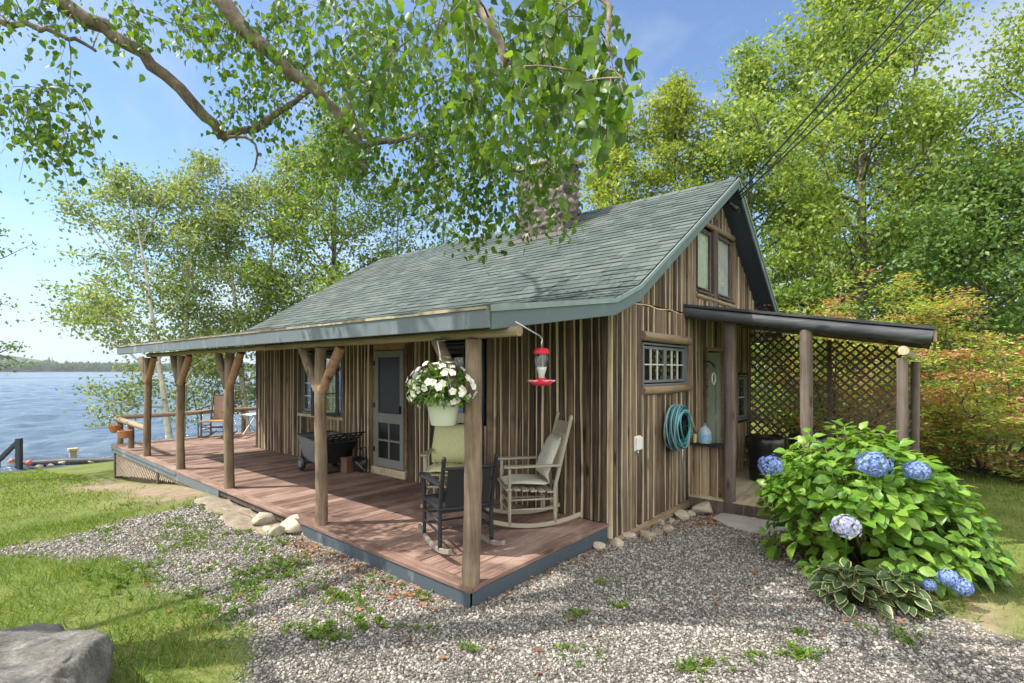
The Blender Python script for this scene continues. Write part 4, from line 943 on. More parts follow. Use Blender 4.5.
# ------------------------------------------------------------------ hanging flower basket
hb_ = empty('hanging_basket', (-2.2, .23, 1.225), 0, 'pale green hanging basket full of white flowers under the porch beam', 'hanging basket'); hb_.scale = (.93, .93, .93)
pot_m = simple('pale_green_pot', (.50, .55, .42), .45, 0, .06, 5, .02)
m = MB(); m.lathe([(.0, .0), (.098, .0), (.104, .01), (.138, .17), (.152, .172), (.155, .195), (.143, .195), (.13, .17), (.1, .14), (0, .14)], 28, cap=False); m.build('pot', pot_m, hb_, True, smooth_angle=35)
m = MB(); hk = Vector((-.30, .12, .70))
hk = Vector((-.02, .02, .56))
for k in range(3): a = k * 2.1 + .4; m.tube([(.145 * math.cos(a), .145 * math.sin(a), .19), (.07 * math.cos(a), .07 * math.sin(a), .40), hk], .0035, 5)
m.tube([hk, hk + Vector((0, 0, .03)), (.02, .1, .70), (.135, .12, .715)], .005, 6); m.build('hanger', M['white_plastic'], hb_, True)
r = np.random.default_rng(3); n = 680; d_ = unit(r.normal(size=(n, 3)) * [1, 1, .8] + [0, 0, .15]); rad = r.uniform(.45, 1, n) ** .6
P = np.stack([d_[:, 0] * .265 * rad, d_[:, 1] * .265 * rad, .33 + d_[:, 2] * .16 * rad - .05 * (d_[:, 0] ** 2 + d_[:, 1] ** 2)], 1)
v, f = leaf_arrays(P, d_ + r.normal(size=(n, 3)) * .5 + [0, 0, -.2], d_ * .6 + [0, 0, .8] + r.normal(size=(n, 3)) * .3, r.uniform(.05, .085, n), r.uniform(.035, .05, n), LEAF_BIRCH); np_mesh('foliage', v, f, M['leaf_pot'], hb_, True)
n = 125; d_ = unit(r.normal(size=(n, 3)) + [0, 0, .35]); C = np.stack([d_[:, 0] * .285, d_[:, 1] * .285, .35 + d_[:, 2] * .17 - .04 * (d_[:, 0] ** 2 + d_[:, 1] ** 2)], 1); parts = []
C += r.normal(size=C.shape) * .02
for k in range(5):
    a = k * 2 * math.pi / 5; e1 = unit(np.cross(d_, [0.3, .2, 1])); e2 = np.cross(d_, e1); A = e1 * math.cos(a) + e2 * math.sin(a) + d_ * .25
    parts.append(leaf_arrays(C, A, d_ + 0 * A, .034, .033, ovate([(.35, .36, 0), (.75, .42, .02)])))
v, f = merge(parts); np_mesh('blossom', v, f, M['petal_white'], hb_, True)

# hummingbird feeder on an iron bracket
fd = empty('bird_feeder', (-1.75, -.38, 1.53), 0, 'red and clear hummingbird feeder hanging from bracket at the porch corner', 'bird feeder'); fd.scale = (1.15,) * 3
red = simple('feeder_red', (.55, .012, .04), .3, 0, .08, 5, 0)
m = MB(); m.lathe([(0, 0), (.05, .0), (.068, .012), (.07, .022), (.045, .035), (.028, .05), (0, .05)], 20, cap=False); base = m.build('base', red, fd, True, smooth_angle=40)
m = MB()
for k in range(6):
    a = k * math.pi / 3; c_ = Vector((.072 * math.cos(a), .072 * math.sin(a), .022)); m.lathe([(.006, 0), (.024, .01), (.02, .016), (.0, .01)], 8, c_)
m.build('feeding_port', simple('feeder_pink', (.75, .25, .3), .4, 0, .1, 5, 0), base, True)
m = MB(); m.lathe([(.026, .05), (.024, .075), (.034, .10), (.048, .16), (.048, .20), (.04, .215)], 20, cap=False); m.build('bottle', M['clear_glass'], fd, True)
m = MB(); m.lathe([(.0, .05), (.022, .052), (.021, .075), (.03, .10), (.036, .125), (0, .125)], 18, cap=False); m.build('nectar', simple('nectar', (.62, .62, .6), .1, 0, .05, 5, 0), fd, True)
m = MB(); m.lathe([(.044, .21), (.052, .212), (.053, .235), (.035, .25), (0, .252)], 20, cap=False); m.build('lid', red, fd, True, smooth_angle=40)
m = MB(); m.tube([(0, 0, .25), (.0, 0, .29), (.008, 0, .305), (-.005, .002, .32), (-.02, .0, .33), (-.32, -.035, .40)], .005, 6); m.build('bracket', M['steel'], fd, True)

# ------------------------------------------------------------------ things on the gable wall
hr = empty('hose_reel', (1.50, -.05, .93), 0, 'coiled turquoise garden hose on wall reel under the gable window', 'garden hose')
hose = simple('turquoise_hose', (.02, .24, .24), .4, 0, .25, 9, .02); hose2 = simple('pale_hose', (.18, .27, .31), .4, 0, .2, 9, .02)
m = MB(); m2 = MB(); r = np.random.default_rng(5)
for k in range(17):
    rad = r.uniform(.17, .29); off = -.04 - .0105 * k; c0 = r.normal(size=2) * .012 + [0, -.03 * (rad - .2)]; an = np.linspace(0, 2 * math.pi, 30)
    (m2 if k % 3 == 0 else m).tube([(c0[0] + rad * math.cos(a) * .93, off + .012 * math.sin(2 * a + k), c0[1] + rad * math.sin(a) * (1.0 if math.sin(a) > 0 else 1.08)) for a in an], .0105, 7, cap=False)
m.tube([(.2, -.16, -.1), (.3, -.17, -.16), (.40, -.14, -.12), (.46, -.08, .0), (.47, -.03, .06)], .0105, 7)
m.build('hose', hose, hr, True); m2.build('hose', hose2, hr, True)['label'] = 'paler grey-blue loops'
m = MB(); m.lathe([(.15, 0), (.155, .01), (.155, .17), (.15, .18)], 24, (0, 0, -.0), cap=False); m.v = [(x, -z - .01, y) for x, y, z in m.v]
for k in range(8): a = k * math.pi / 4; m.bar((0, -.19, 0), (.15 * math.cos(a), -.19, .15 * math.sin(a)), .012, .012, up=(0, 1, 0))
m.lathe([(.03, .17), (.035, .2), (0, .205)], 12); q = len(m.v); m.v[q - 36:] = [(x, -z, y) for x, y, z in m.v[q - 36:]]
m.build('reel', M['iron'], hr, True, smooth_angle=40)
fc = empty('wall_faucet', (1.99, -.03, 1.02), 0, 'brass outdoor tap with pipe running down the gable wall', 'tap')
brass = simple('old_brass', (.35, .27, .14), .4, .8, .2, 20, .05)
m = MB(); m.tube([(0, 0, 0), (0, -.06, .0), (0, -.09, -.02), (0, -.095, -.05)], .014, 8); m.tube([(0, -.05, 0), (0, -.05, .045)], .008, 8); m.build('spout', brass, fc, True)
m = MB(); m.lathe([(.0, .04), (.03, .042), (.03, .052), (0, .054)], 10, (0, -.05, 0)); m.build('handle', brass, fc, True, smooth_angle=40)
m = MB(); m.tube([(-.03, -.012, 0), (-.03, -.012, -.6), (-.028, -.012, -1.2)], .012, 8); m.build('pipe', M['steel'], fc, True)
ob = empty('outlet_box', (.575, -.035, .80), 0, 'white weatherproof outlet box on the slab wall left of the hose', 'outlet')
m = MB(); m.box2((-.07, -.05, -.075), (.07, .0, .075)); m.build('cover', M['white_plastic'], ob, bevel=.012)
m = MB(); m.box2((-.078, -.02, -.085), (.078, .005, .085)); m.build('backplate', M['white_plastic'], ob, bevel=.004)
m = MB(); m.tube([(.0, -.02, -.08), (.0, -.015, -.14)], .012, 8); m.build('conduit', M['steel'], ob, True)
jg = empty('water_jug', (2.32, -.22, .627), R(30), 'clear blue-tinted plastic jug standing on the black ledge', 'jug')
jm, n, l, b = new_mat('jug_plastic'); b.inputs['Base Color'].default_value = (.50, .60, .68, 1); b.inputs['Roughness'].default_value = .25; b.inputs['Transmission Weight'].default_value = .35
m = MB(); m.lathe([(0, 0), (.085, .0), (.092, .012), (.092, .13), (.085, .17), (.05, .215), (.024, .235), (.024, .255)], 20, cap=False); m.build('bottle', jm, jg, True, smooth_angle=50)
m = MB(); m.lathe([(.028, .25), (.028, .272), (0, .274)], 14, cap=False); m.build('cap', simple('blue_cap', (.08, .22, .5), .4, 0, .1, 5, 0), jg, True, smooth_angle=40)
m = MB(); m.tube([(.05, 0, .21), (.09, 0, .20), (.10, 0, .16), (.088, 0, .12)], .011, 8); m.build('handle', jm, jg, True)
m = MB(); m.lathe([(.0935, .05), (.0935, .12)], 20, cap=False); m.build('wrapper', simple('jug_wrapper', (.18, .42, .66), .4, 0, .2, 14, 0), jg, True)
br = empty('broom', (2.26, -.07, .627), 0, 'light wooden broom handle leaning on wall behind the jug', 'broom')
m = MB(); m.tube([(.06, -.04, .12), (-.12, .02, .46)], .011, 8); m.build('handle', simple('broom_wood', (.45, .34, .2), .6, 0, .15, 14, .05), br, True)
m = MB(); m.box2((-.04, -.06, .0), (.14, -.02, .12)); m.build('brush', simple('broom_bristle', (.5, .42, .2), .9, 0, .3, 60, .3), br, bevel=.01)
wh = empty('wall_hook', (2.86, -.05, 1.72), 0, 'rusty iron hook with a ring beside the side door', 'hook')
m = MB(); m.tube([(0, .02, .06), (-.02, -.05, .06), (-.03, -.10, .03), (0, -.13, -.02), (.03, -.11, .0)], .012, 8); m.build('hook', M['iron'], wh, True)
m = MB(); an = np.linspace(0, 2 * math.pi, 20); m.tube([(.02 + .075 * math.cos(a), -.11, -.20 + .085 * math.sin(a)) for a in an], .011, 7, cap=False); m.build('ring', M['white_plastic'], wh, True)

# rubbish bins under the lean-to
def bin_(x, y, lab, s=1):
    e = empty('rubbish_bin', (x, y, -.114), random.uniform(0, 3), lab, 'bin', 'black bins under the lean-to')
    m = MB(); m.lathe([(0, 0), (.22, 0), (.23, .02), (.265, .62), (.285, .63), (.285, .68), (.27, .68), (.25, .6), (0, .1)], 26, cap=False); m.build('body', M['black_plastic'], e, True, smooth_angle=40)
    m = MB(); n_ = 40; vs = [(0, 0, .70)]; 
    for rr, z in ((.15, .72), (.26, .705), (.292, .69), (.30, .62), (.29, .52)):
        for k in range(n_): a = k * 2 * math.pi / n_; vs.append((rr * math.cos(a) * (1 + .02 * math.sin(9 * a)), rr * math.sin(a) * (1 + .02 * math.sin(7 * a)), z + .014 * math.sin(11 * a) + .008 * math.sin(23 * a)))
    fs = [(0, 1 + k, 1 + (k + 1) % n_) for k in range(n_)] + [(1 + q * n_ + k, 1 + (q + 1) * n_ + k, 1 + (q + 1) * n_ + (k + 1) % n_, 1 + q * n_ + (k + 1) % n_) for q in range(4) for k in range(n_)]
    m.add(vs, fs); m.build('lid', M['black_plastic'], e, True)
    for s_ in (-1, 1): m = MB(); m.tube([(s_ * .27, -.06, .5), (s_ * .32, -.05, .5), (s_ * .32, .05, .5), (s_ * .27, .06, .5)], .012, 6); m.build('handle', M['black_plastic'], e, True)
bin_(3.95, -.62, 'black rubbish bin with bag-lined lid beside the lattice, nearer the side door')
bin_(4.45, -1.15, 'black rubbish bin half hidden by hydrangea leaves')

# ------------------------------------------------------------------ stones
def stone_at(px, py, w, label, cat='stone', group=None, mat='fieldstone', hgt=.75, name='stone', dep=1.0, zg=None, seed=None, sink=.3):
    z = -.25 if zg is None else zg; p = onz(px, py, z); d = 508 * (1.65 - z) / (py - 370); s = w / 508 * d / 2
    zz_ = float(ground_z(p[0], p[1])); m = MB(); v, f = rock_verts((0, 0, 0), (s * dep, s, s * hgt), seed=seed, sub=3); m.add(v, f)
    o = m.build(name, M[mat], None, True, smooth_angle=35); o.location = (p[0], p[1], zz_ + s * hgt * (1 - sink) - .02); o.rotation_euler = (0, 0, random.uniform(0, 6)); return tag(o, label, cat, group)
G1 = 'foundation stones along the gable wall'
for a in [(647, 537, 17, 'squarish cream stone, largest of the stones below the outlet box'), (703, 508, 24, 'large rounded cream stone at the foot of half wall'), (680, 514, 18, 'rounded stone left of the large cream stone by the half wall'),
          (635, 529, 15, 'low grey stone against the sill log near the porch corner'), (690, 509, 13, 'small stone squeezed behind the big one by the half wall'), (661, 521, 13, 'grey stone under the drooping hose end'),
          (657, 532, 13, 'brownish stone right of the squarish cream stone'), (617, 547, 17, 'flattish stone just off the deck corner'), (629, 539, 15, 'tan stone left of the squarish cream stone'),
          (599, 551, 16, 'flat grey stone lying against the dark deck skirt'), (613, 539, 12, 'small stone tucked under the deck corner'), (651, 524, 12, 'pale stone behind the squarish cream stone'), (668, 528, 13, 'mossy grey stone in front of the wall stones'), (671, 517, 9, 'smallest stone in the row under the hose')]:
    stone_at(a[0], a[1], a[2], a[3], group=G1, zg=-.22)
G2 = 'stones along the deck edge'
for a in [(278, 536, 19, 'round pale stone standing in front of the deck-edge rocks'), (262, 527, 26, 'broad tan rock against the bare deck edge'), (294, 532, 28, 'long grey rock beside the round pale stone'), (307, 535, 11, 'small pale stone at the end of the dark skirt board'), (268, 533, 15, 'grey rock left of the round pale stone')]:
    stone_at(a[0], a[1], a[2], a[3], group=G2, zg=-.16)
# flat ledge rock along the deck edge and the doorstep slab
def slab_rock(name, outline, z0, z1, mat, label, cat):
    n = len(outline); c = np.mean(outline, 0); vs = []; fs = []
    rings = [(1.0, z0 - .08), (1.0, z1 - .02), (.93, z1), (.6, z1 + .006), (.2, z1 + .004)]
    for s, z in rings:
        for p in outline: q = c + (p - c) * s; vs.append((q[0], q[1], z + random.uniform(-.006, .006)))
    for i in range(len(rings) - 1):
        for k in range(n): fs.append((i * n + k, i * n + (k + 1) % n, (i + 1) * n + (k + 1) % n, (i + 1) * n + k))
    fs.append(tuple((len(rings) - 1) * n + k for k in range(n))); m = MB(); m.add([(x - c[0], y - c[1], z - z0) for x, y, z in vs], fs); o = m.build(name, M[mat], None, True, smooth_angle=40); o.location = (c[0], c[1], z0); return tag(o, label, cat)
def blob_outline(pts, n=40, jit=.03):
    pts = np.array(pts, float); k = len(pts); out = []
    for i in range(n):
        t_ = i / n * k; a = int(t_); f = t_ - a; p = pts[a % k] * (1 - f) + pts[(a + 1) % k] * f
        q0, q1, q2, q3 = pts[(a - 1) % k], pts[a % k], pts[(a + 1) % k], pts[(a + 2) % k]
        p = .5 * ((2 * q1) + (-q0 + q2) * f + (2 * q0 - 5 * q1 + 4 * q2 - q3) * f * f + (-q0 + 3 * q1 - 3 * q2 + q3) * f ** 3); out.append(p + np.random.default_rng(i).normal(size=2) * jit)
    return np.array(out)
slab_rock('ledge_rock', blob_outline([(-2.15, 2.75), (-2.36, 3.0), (-2.45, 3.6), (-2.36, 4.4), (-2.3, 5.1), (-2.06, 5.1), (-2.07, 4.0), (-2.08, 2.8)]), -.17, -.115, 'ledge', 'flat sandy ledge rock running beside the bare deck edge', 'rock')
slab_rock('doorstep_slab', blob_outline([onz(713, 517, -.27)[:2], onz(735, 512, -.27)[:2], onz(790, 524, -.27)[:2], onz(788, 536, -.27)[:2], onz(745, 530, -.27)[:2]], jit=.008), -.31, -.262, 'flatstone', 'flat grey stepping slab in front of the lean-to floor', 'stepping stone')
# big granite boulder near the camera
from mathutils import noise as mnoise
bm = bmesh.new(); bmesh.ops.create_icosphere(bm, subdivisions=6, radius=1); vs = []
for v in bm.verts:
    p = Vector(v.co); q = Vector([math.copysign(abs(c) ** .8, c) for c in p])
    if q.z > .55: q.z = .55 + (q.z - .55) * .22
    f_ = .10 * mnoise.noise(p * 1.7) + .05 * mnoise.noise(p * 4 + Vector((3, 1, 0))) + .022 * mnoise.noise(p * 11) + .012 * mnoise.noise(p * 27) + .006 * mnoise.noise(p * 60)
    crack = -.02 * math.exp(-((q.x * .6 + q.y * .9 - .15 + .08 * mnoise.noise(p * 5)) / .012) ** 2)
    q = q * (1 + f_ + crack); vs.append((q.x * 1.02, q.y * .72, q.z * .60))
m = MB(); m.add(vs, [tuple(v.index for v in f.verts) for f in bm.faces]); bm.free()
o = m.build('boulder', M['boulder'], None, True); bp = at(-146, 2.12); o.location = (bp[0], bp[1], -.125); o.rotation_euler = (R(2), R(-7), R(-128)); tag(o, 'big grey granite boulder half in view at the bottom corner of the lawn', 'boulder')

# ------------------------------------------------------------------ the shore
p = onz(15, 468, -1.4)
dr_ = empty('dock_rail', (p[0], p[1], -1.6), math.atan2(_vx[1] * 0 + _ux[0], _vx[0]), 'dark wooden handrail of dock steps at the water edge', 'handrail')
m = MB(); m.box2((.05, -.06, 0), (.20, .06, 1.12)); m.build('post', M['tar'], dr_, bevel=.01)
m = MB(); m.box2((-.62, -.06, 0), (-.50, .06, .5)); m.build('post', M['tar'], dr_, bevel=.01)
m = MB(); m.bar((.16, 0, 1.08), (-.75, 0, .2), .10, .12); m.build('rail', M['tar'], dr_, bevel=.01)
def shore_obj(o, px, py, z, lab, cat, rz=0, grp=None):
    q = onz(px, py, z); o.location = (q[0], q[1], z); o.rotation_euler = (0, 0, rz); return tag(o, lab, cat, grp)
m = MB(); m.tube([(-.0, 0, .0), (1.2, .05, .02), (2.6, .0, .0)], [.11, .12, .1], 10); shore_obj(m.build('timber', M['tar'], None, True, smooth_angle=50), 22, 464, -1.36, 'long dark timber lying along the shore beside the dock rail', 'timber', R(-36))
m = MB(); m.lathe([(0, 0), (.06, .015), (.09, .07), (.08, .14), (.035, .18), (0, .19)], 14); shore_obj(m.build('buoy', simple('buoy_orange', (.5, .16, .08), .5, 0, .2, 8, .05), None, True), 12, 464, -1.38, 'faded orange buoy between the dock rail posts', 'buoy', 0, 'orange shore buoys')
m = MB(); m.lathe([(0, 0), (.06, .015), (.09, .07), (.08, .14), (.035, .18), (0, .19)], 14); shore_obj(m.build('buoy', simple('buoy_red', (.5, .14, .10), .5, 0, .2, 8, .05), None, True), 29, 466, -1.38, 'faded orange buoy beside the long shore timber', 'buoy', 0, 'orange shore buoys')
m = MB(); m.box2((-.09, -.09, 0), (.09, .09, .42)); m.box2((-.13, -.13, .38), (.13, .13, .46)); shore_obj(m.build('mooring_post', M['pale_wood'], None, bevel=.01), 73, 462, -1.42, 'short pale mooring post with flat cap on the shore', 'post')
for k, (px, py, w) in enumerate([(50, 466, 9), (64, 463, 12), (84, 462, 10), (92, 462, 12), (102, 460, 12), (108, 459, 9), (40, 467, 8)]):
    q = onz(px, py, -1.38); s = w / 508 * 15 / 2; m = MB(); v, f = rock_verts((0, 0, 0), (s, s * .8, s * .55), seed=40 + k); m.add(v, f); o = m.build('shore_rock', M['fieldstone'], None, True, smooth_angle=35); o.location = (q[0], q[1], -1.36)
    tag(o, ['flat shore rock right of the long dark timber', 'shore rock just left of the pale mooring post', 'shore rock just right of the pale mooring post', 'third rock right of mooring post counting along the shore', 'dark rock near the deck corner on shore', 'shore rock closest to the deck corner', 'small shore rock resting against the dark timber'][k], 'rock', 'rocks along the shore')
m = MB(); q = at(200, 15.5); m.tube([(q[0], q[1], -1.6), (q[0] - .05, q[1] + .05, .2), (q[0] - .16, q[1] + .12, 1.0)], [.02, .018, .012], 8); o = m.build('pole', M['bark_grey'], None, True); tag(o, 'thin slanting grey pole standing in the water behind rail', 'pole')

# power lines to the gable peak
cb = empty('power_line', (3.45, -.36, 4.4), 0, 'twin black power cables running from the gable peak to upper right', 'power line')
a = Vector((0, 0, 0)); e1 = Vector(at(905, 6.2, 0)) - Vector((3.45, -.36, 4.4))
for k, (o_, sg) in enumerate(((0, .02), (.05, .10), (.10, .05))):
    m = MB(); end = e1 * 5.2 + Vector((0, 0, o_ * 6)); pts = [a + (end - a) * t_ + Vector((0, 0, -sg * 4 * 8 * t_ * (1 - t_))) + Vector((0, 0, -o_ * 1.2 * (1 - t_))) for t_ in np.linspace(0, 1, 40) ** 1.6]
    m.tube(pts, [.014, .011, .010][k], 6); m.build('cable', M['black_plastic'], cb, True)
# ------------------------------------------------------------------ trees
def limb_curve(p, d, L, n=6, up=.25, jit=.06, r=None):
    pts = [np.array(p, float)]; d = unit(np.array(d, float))
    for k in range(n):
        d = unit(d + np.array([0, 0, up / n]) + r.normal(size=3) * jit); pts.append(pts[-1] + d * L / n)
    return pts
def tree(name, label, px, d, top_y, spread, crown_base, nl, nleaf, leafL, mat, bark, r0, seed, group=None, cat='tree', stems=1, sig=.30, flat=.7, lean=(0, 0), tw=7, up=.35, shape=.8, pos=None, drop=None):
    r = np.random.default_rng(seed); q = at(px, d) if pos is None else np.array([*pos, 0.]); zb = float(ground_z(q[0], q[1])); H = 1.65 + (370 - top_y) / 508 * d - zb
    e = empty(name, (q[0], q[1], zb - .05), 0, label, cat, group); tr = MB(); C = []; OW = []
    for s in range(stems):
        a = s * 2.4 + r.uniform(0, 1); sp = (0 if stems == 1 else spread * .30); hs = H * (1 if s == 0 else r.uniform(.75, .98))
        topp = np.array([math.cos(a) * sp + lean[0], math.sin(a) * sp + lean[1], hs]); b0 = np.array([math.cos(a), math.sin(a), 0]) * (.0 if stems == 1 else r0 * 1.3)
        ts = np.linspace(0, 1, 12); wobx = r.normal(size=12).cumsum() * .03 * H / 8; woby = r.normal(size=12).cumsum() * .03 * H / 8
        path = np.array([b0 + (topp - b0) * t_ ** np.array([1.15, 1.15, 1]) + np.array([wobx[i] * t_, woby[i] * t_, 0]) for i, t_ in enumerate(ts)])
        rs = r0 * (1 if stems == 1 else .75); rad = rs * (1 - .88 * ts) * (1 + .5 * np.exp(-ts * 14)); tr.tube(path, rad, 9, jit=.05)
        m_ = max(3, nl // stems)
        for i in range(m_):
            tt = (i + .6 * r.random()) / m_; t_ = crown_base + (1 - crown_base) * tt * .97; p = np.array([np.interp(t_, ts, path[:, k]) for k in range(3)])
            pro = math.sin(math.pi * min(1, (.22 + .78 * tt))) ** shape; L = spread * max(.30, pro) * r.uniform(.72, 1.12) * (1 if stems == 1 else .8); az = i * 2.4 + s + r.uniform(-.4, .4)
            el = R(12 + 50 * tt + r.uniform(-12, 12)); dd = (math.cos(az) * math.cos(el), math.sin(az) * math.cos(el), math.sin(el))
            cv = limb_curve(p, dd, L, 7, up, .07, r); rl = np.interp(t_, ts, rad) * .5
            tr.tube(cv, np.linspace(rl, .008, 8), 6)
            for k in range(tw):
                sidx = r.uniform(.25, 1.0) * 7; i0_ = min(int(sidx), 6); f = sidx - i0_; pp = cv[i0_] * (1 - f) + cv[i0_ + 1] * f
                td = unit(cv[i0_ + 1] - cv[i0_]) + r.normal(size=3) * .75 + [0, 0, .1]; tl = L * r.uniform(.16, .34) + .15
                tcv = limb_curve(pp, td, tl, 3, .0, .12, r); tr.tube(tcv, np.linspace(max(.012, rl * .35), .004, 4), 4)
                for u in (.45, .75, 1.0): C.append(pp + (tcv[-1] - pp) * u); OW.append(tl)
            C.append(cv[-1]); OW.append(.5)
    tr.build('trunk', M[bark], e, True)
    C = np.array(C); OW = np.clip(np.array(OW) / np.median(OW), .35, 1.5); clw = r.uniform(.5, 1.15, len(C)) * OW ** .4; pw = np.exp(r.normal(0, .5, len(C))) * OW ** 1.2; k = r.choice(len(C), nleaf, p=pw / pw.sum())
    P = C[k] + r.normal(size=(nleaf, 3)) * (1.05 * sig * clw[k])[:, None] * np.array([1, 1, flat * .75])
    A = r.normal(size=(nleaf, 3)) + [0, 0, -.25]; N = r.normal(size=(nleaf, 3)) * .8 + [0, 0, .7]
    L = leafL * r.uniform(.65, 1.25, nleaf); v, f = leaf_arrays(P, A, N, L, L * .78, LEAF_FAR)
    mats = mat if isinstance(mat, tuple) else (mat,); mi = None
    if len(mats) > 1:
        cc = r.random(len(C)) < mats[2]; hi = (P[:, 2] > np.median(P[:, 2]) * .5); mi = np.repeat((cc[k] & (r.random(nleaf) < .8)).astype(int), 2)
    np_mesh('crown', v, f, [M[q_] for q_ in mats[:2]], e, False, mi); return e
GB = 'birches at the water edge'
tree('birch_tree', 'leaning pale birch with open crown at the lake side of the deck', 178, 15.6, 150, 3.5, .14, 34, 23800, 0.118, 'leaf_left', 'bark_white', .13, 21, GB, sig=.34, stems=2, up=.3)
tree('birch_tree', 'tall birch with white upper stem behind the far deck rail', 255, 17.2, 150, 3.6, .14, 34, 23800, 0.123, 'leaf_left', 'bark_white', .15, 22, GB, sig=.36, stems=2, up=.3)
tree('shade_tree', 'dark green tree rising behind the far end of cabin roof', 335, 17.5, 118, 3.0, .2, 34, 22400, 0.134, 'leaf_mid', 'bark_grey', .16, 23, sig=.36)
tree('sapling', 'thin sapling left of the stone chimney with sparse crown', 398, 19, 178, 1.5, .3, 14, 2600, .13, 'leaf_left', 'bark_grey', .06, 24, 'saplings beyond the roof ridge', sig=.26, up=.6)
tree('sapling', 'tall thin sapling closest to the chimney on its left', 442, 18, 160, 1.6, .3, 15, 3000, .13, 'leaf_mid', 'bark_grey', .06, 25, 'saplings beyond the roof ridge', sig=.26, up=.6)
tree('young_tree', 'slender yellow-green young tree just right of the chimney', 612, 20, 112, 2.0, .3, 28, 12350, 0.168, 'leaf_young', 'bark_grey', .09, 26, sig=.34, up=.6)
tree('young_tree', 'yellow-green tree with upright limbs above the roof ridge', 672, 20, 78, 2.2, .28, 30, 17100, 0.168, 'leaf_young', 'bark_grey', .11, 27, sig=.36, up=.6)
tree('maple_tree', 'leafy maple directly behind the gable peak', 752, 20, 58, 2.8, .24, 36, 22230, 0.168, 'leaf_maple', 'bark_grey', .16, 28, sig=.40, up=.5)
tree('maple_tree', 'tallest bright green maple towering behind the lean-to', 858, 17, -52, 4.3, .24, 47, 37050, 0.168, 'leaf_maple', 'bark_grey', .22, 29, sig=.44, up=.55)
tree('maple_tree', 'dense dark green maple standing behind the right end of red-tipped bush', 985, 13.5, 172, 2.6, .16, 33, 25194, 0.134, 'leaf_dark', 'bark_grey', .15, 30, sig=.36)
tree('ash_tree', 'open light green tree reaching in from the right edge', 1062, 13, -10, 2.9, .34, 25, 17100, 0.134, 'leaf_maple', 'bark_grey', .14, 31, sig=.32)
tree('woodland_tree', 'slim woodland tree seen through the gap left of tallest maple', 800, 26, 80, 2.4, .3, 30, 7600, 0.202, 'leaf_mid', 'bark_grey', .16, 32, sig=.42)
tree('woodland_tree', 'background woodland tree right of the tallest maple trunk', 918, 25, 90, 3.0, .25, 33, 8550, 0.202, 'leaf_mid', 'bark_grey', .17, 33, sig=.45)
tree('woodland_tree', 'round woodland tree low between gable roof and tallest maple', 806, 23, 200, 3.0, .1, 30, 10450, 0.190, 'leaf_dark', 'bark_grey', .12, 34, sig=.45)
tree('woodland_tree', 'dark low tree behind the lattice and red-tipped bush', 905, 21, 225, 3.2, .1, 30, 10450, 0.190, 'leaf_dark', 'bark_grey', .12, 35, sig=.45)
tree('woodland_tree', 'far woodland tree rising beside the right edge above the drive', 1010, 24, 150, 3.4, .12, 30, 10450, 0.202, 'leaf_mid', 'bark_grey', .15, 36, sig=.45)
tree('lakeside_tree', 'lakeside tree whose dark sprays poke in at the left edge', -62, 11.5, 200, 2.3, .42, 15, 3600, .09, 'leaf_dark', 'bark_grey', .14, 37, sig=.20, flat=.35, up=.05)
# sprawling red-tipped bush
def bush(name, label, px, d, H, spread, seed, nleaf, group):
    r = np.random.default_rng(seed); q = at(px, d); zb = float(ground_z(q[0], q[1])); e = empty(name, (q[0], q[1], zb - .03), 0, label, 'shrub', group); tr = MB(); C = []; T = []
    for i in range(34):
        az = i * 2.4 + r.uniform(-.3, .3); el = R(r.uniform(4, 80)); L = spread * r.uniform(.7, 1.15) * (1 if el < 1 else H / spread)
        cv = limb_curve((math.cos(az) * .15, math.sin(az) * .15, 0), (math.cos(az) * math.cos(el), math.sin(az) * math.cos(el), math.sin(el)), L, 8, -.25, .06, r); tr.tube(cv, np.linspace(.03, .006, 9), 6)
        for k in range(13):
            j = r.uniform(2.2, 8); i0 = min(int(j), 7); pp = cv[i0] + (cv[i0 + 1] - cv[i0]) * (j - i0); dd = unit(cv[i0 + 1] - cv[i0]) * .7 + r.normal(size=3) * [.7, .7, .12]; tl = r.uniform(.25, .7)
            tc_ = limb_curve(pp, dd, tl, 3, .1, .08, r); tr.tube(tc_, np.linspace(.008, .003, 4), 4)
            for u in (.3, .65, 1.0): C.append(pp + (tc_[-1] - pp) * u); T.append(u)
    tr.build('stem', M['bark_grey'], e, True); C = np.array(C); T = np.array(T); red = r.random(len(C)) < .2 + .42 * (T > .9)
    k = r.integers(0, len(C), nleaf); P = C[k] + r.normal(size=(nleaf, 3)) * [.14, .14, .035]; P[:, 2] = np.maximum(P[:, 2], .05)
    A = r.normal(size=(nleaf, 3)) * [1, 1, .25]; N = r.normal(size=(nleaf, 3)) * .35 + [0, 0, 1]; L = .085 * r.uniform(.7, 1.25, nleaf); v, f = leaf_arrays(P, A, N, L, L * .62, LEAF_FAR)
    np_mesh('foliage', v, f, [M['leaf_bush'], M['leaf_red']], e, False, np.repeat((red[k] & (r.random(nleaf) < .75)).astype(int), 2))
bush('red_tipped_bush', 'wide bush with red and yellow leaf tips behind the lattice', 838, 10.4, 3.7, 2.6, 51, 44000, 'red-tipped bushes by the lawn')
bush('red_tipped_bush', 'sprawling red-tipped bush at the right edge above the lawn', 990, 9.6, 2.9, 2.5, 52, 42000, 'red-tipped bushes by the lawn')
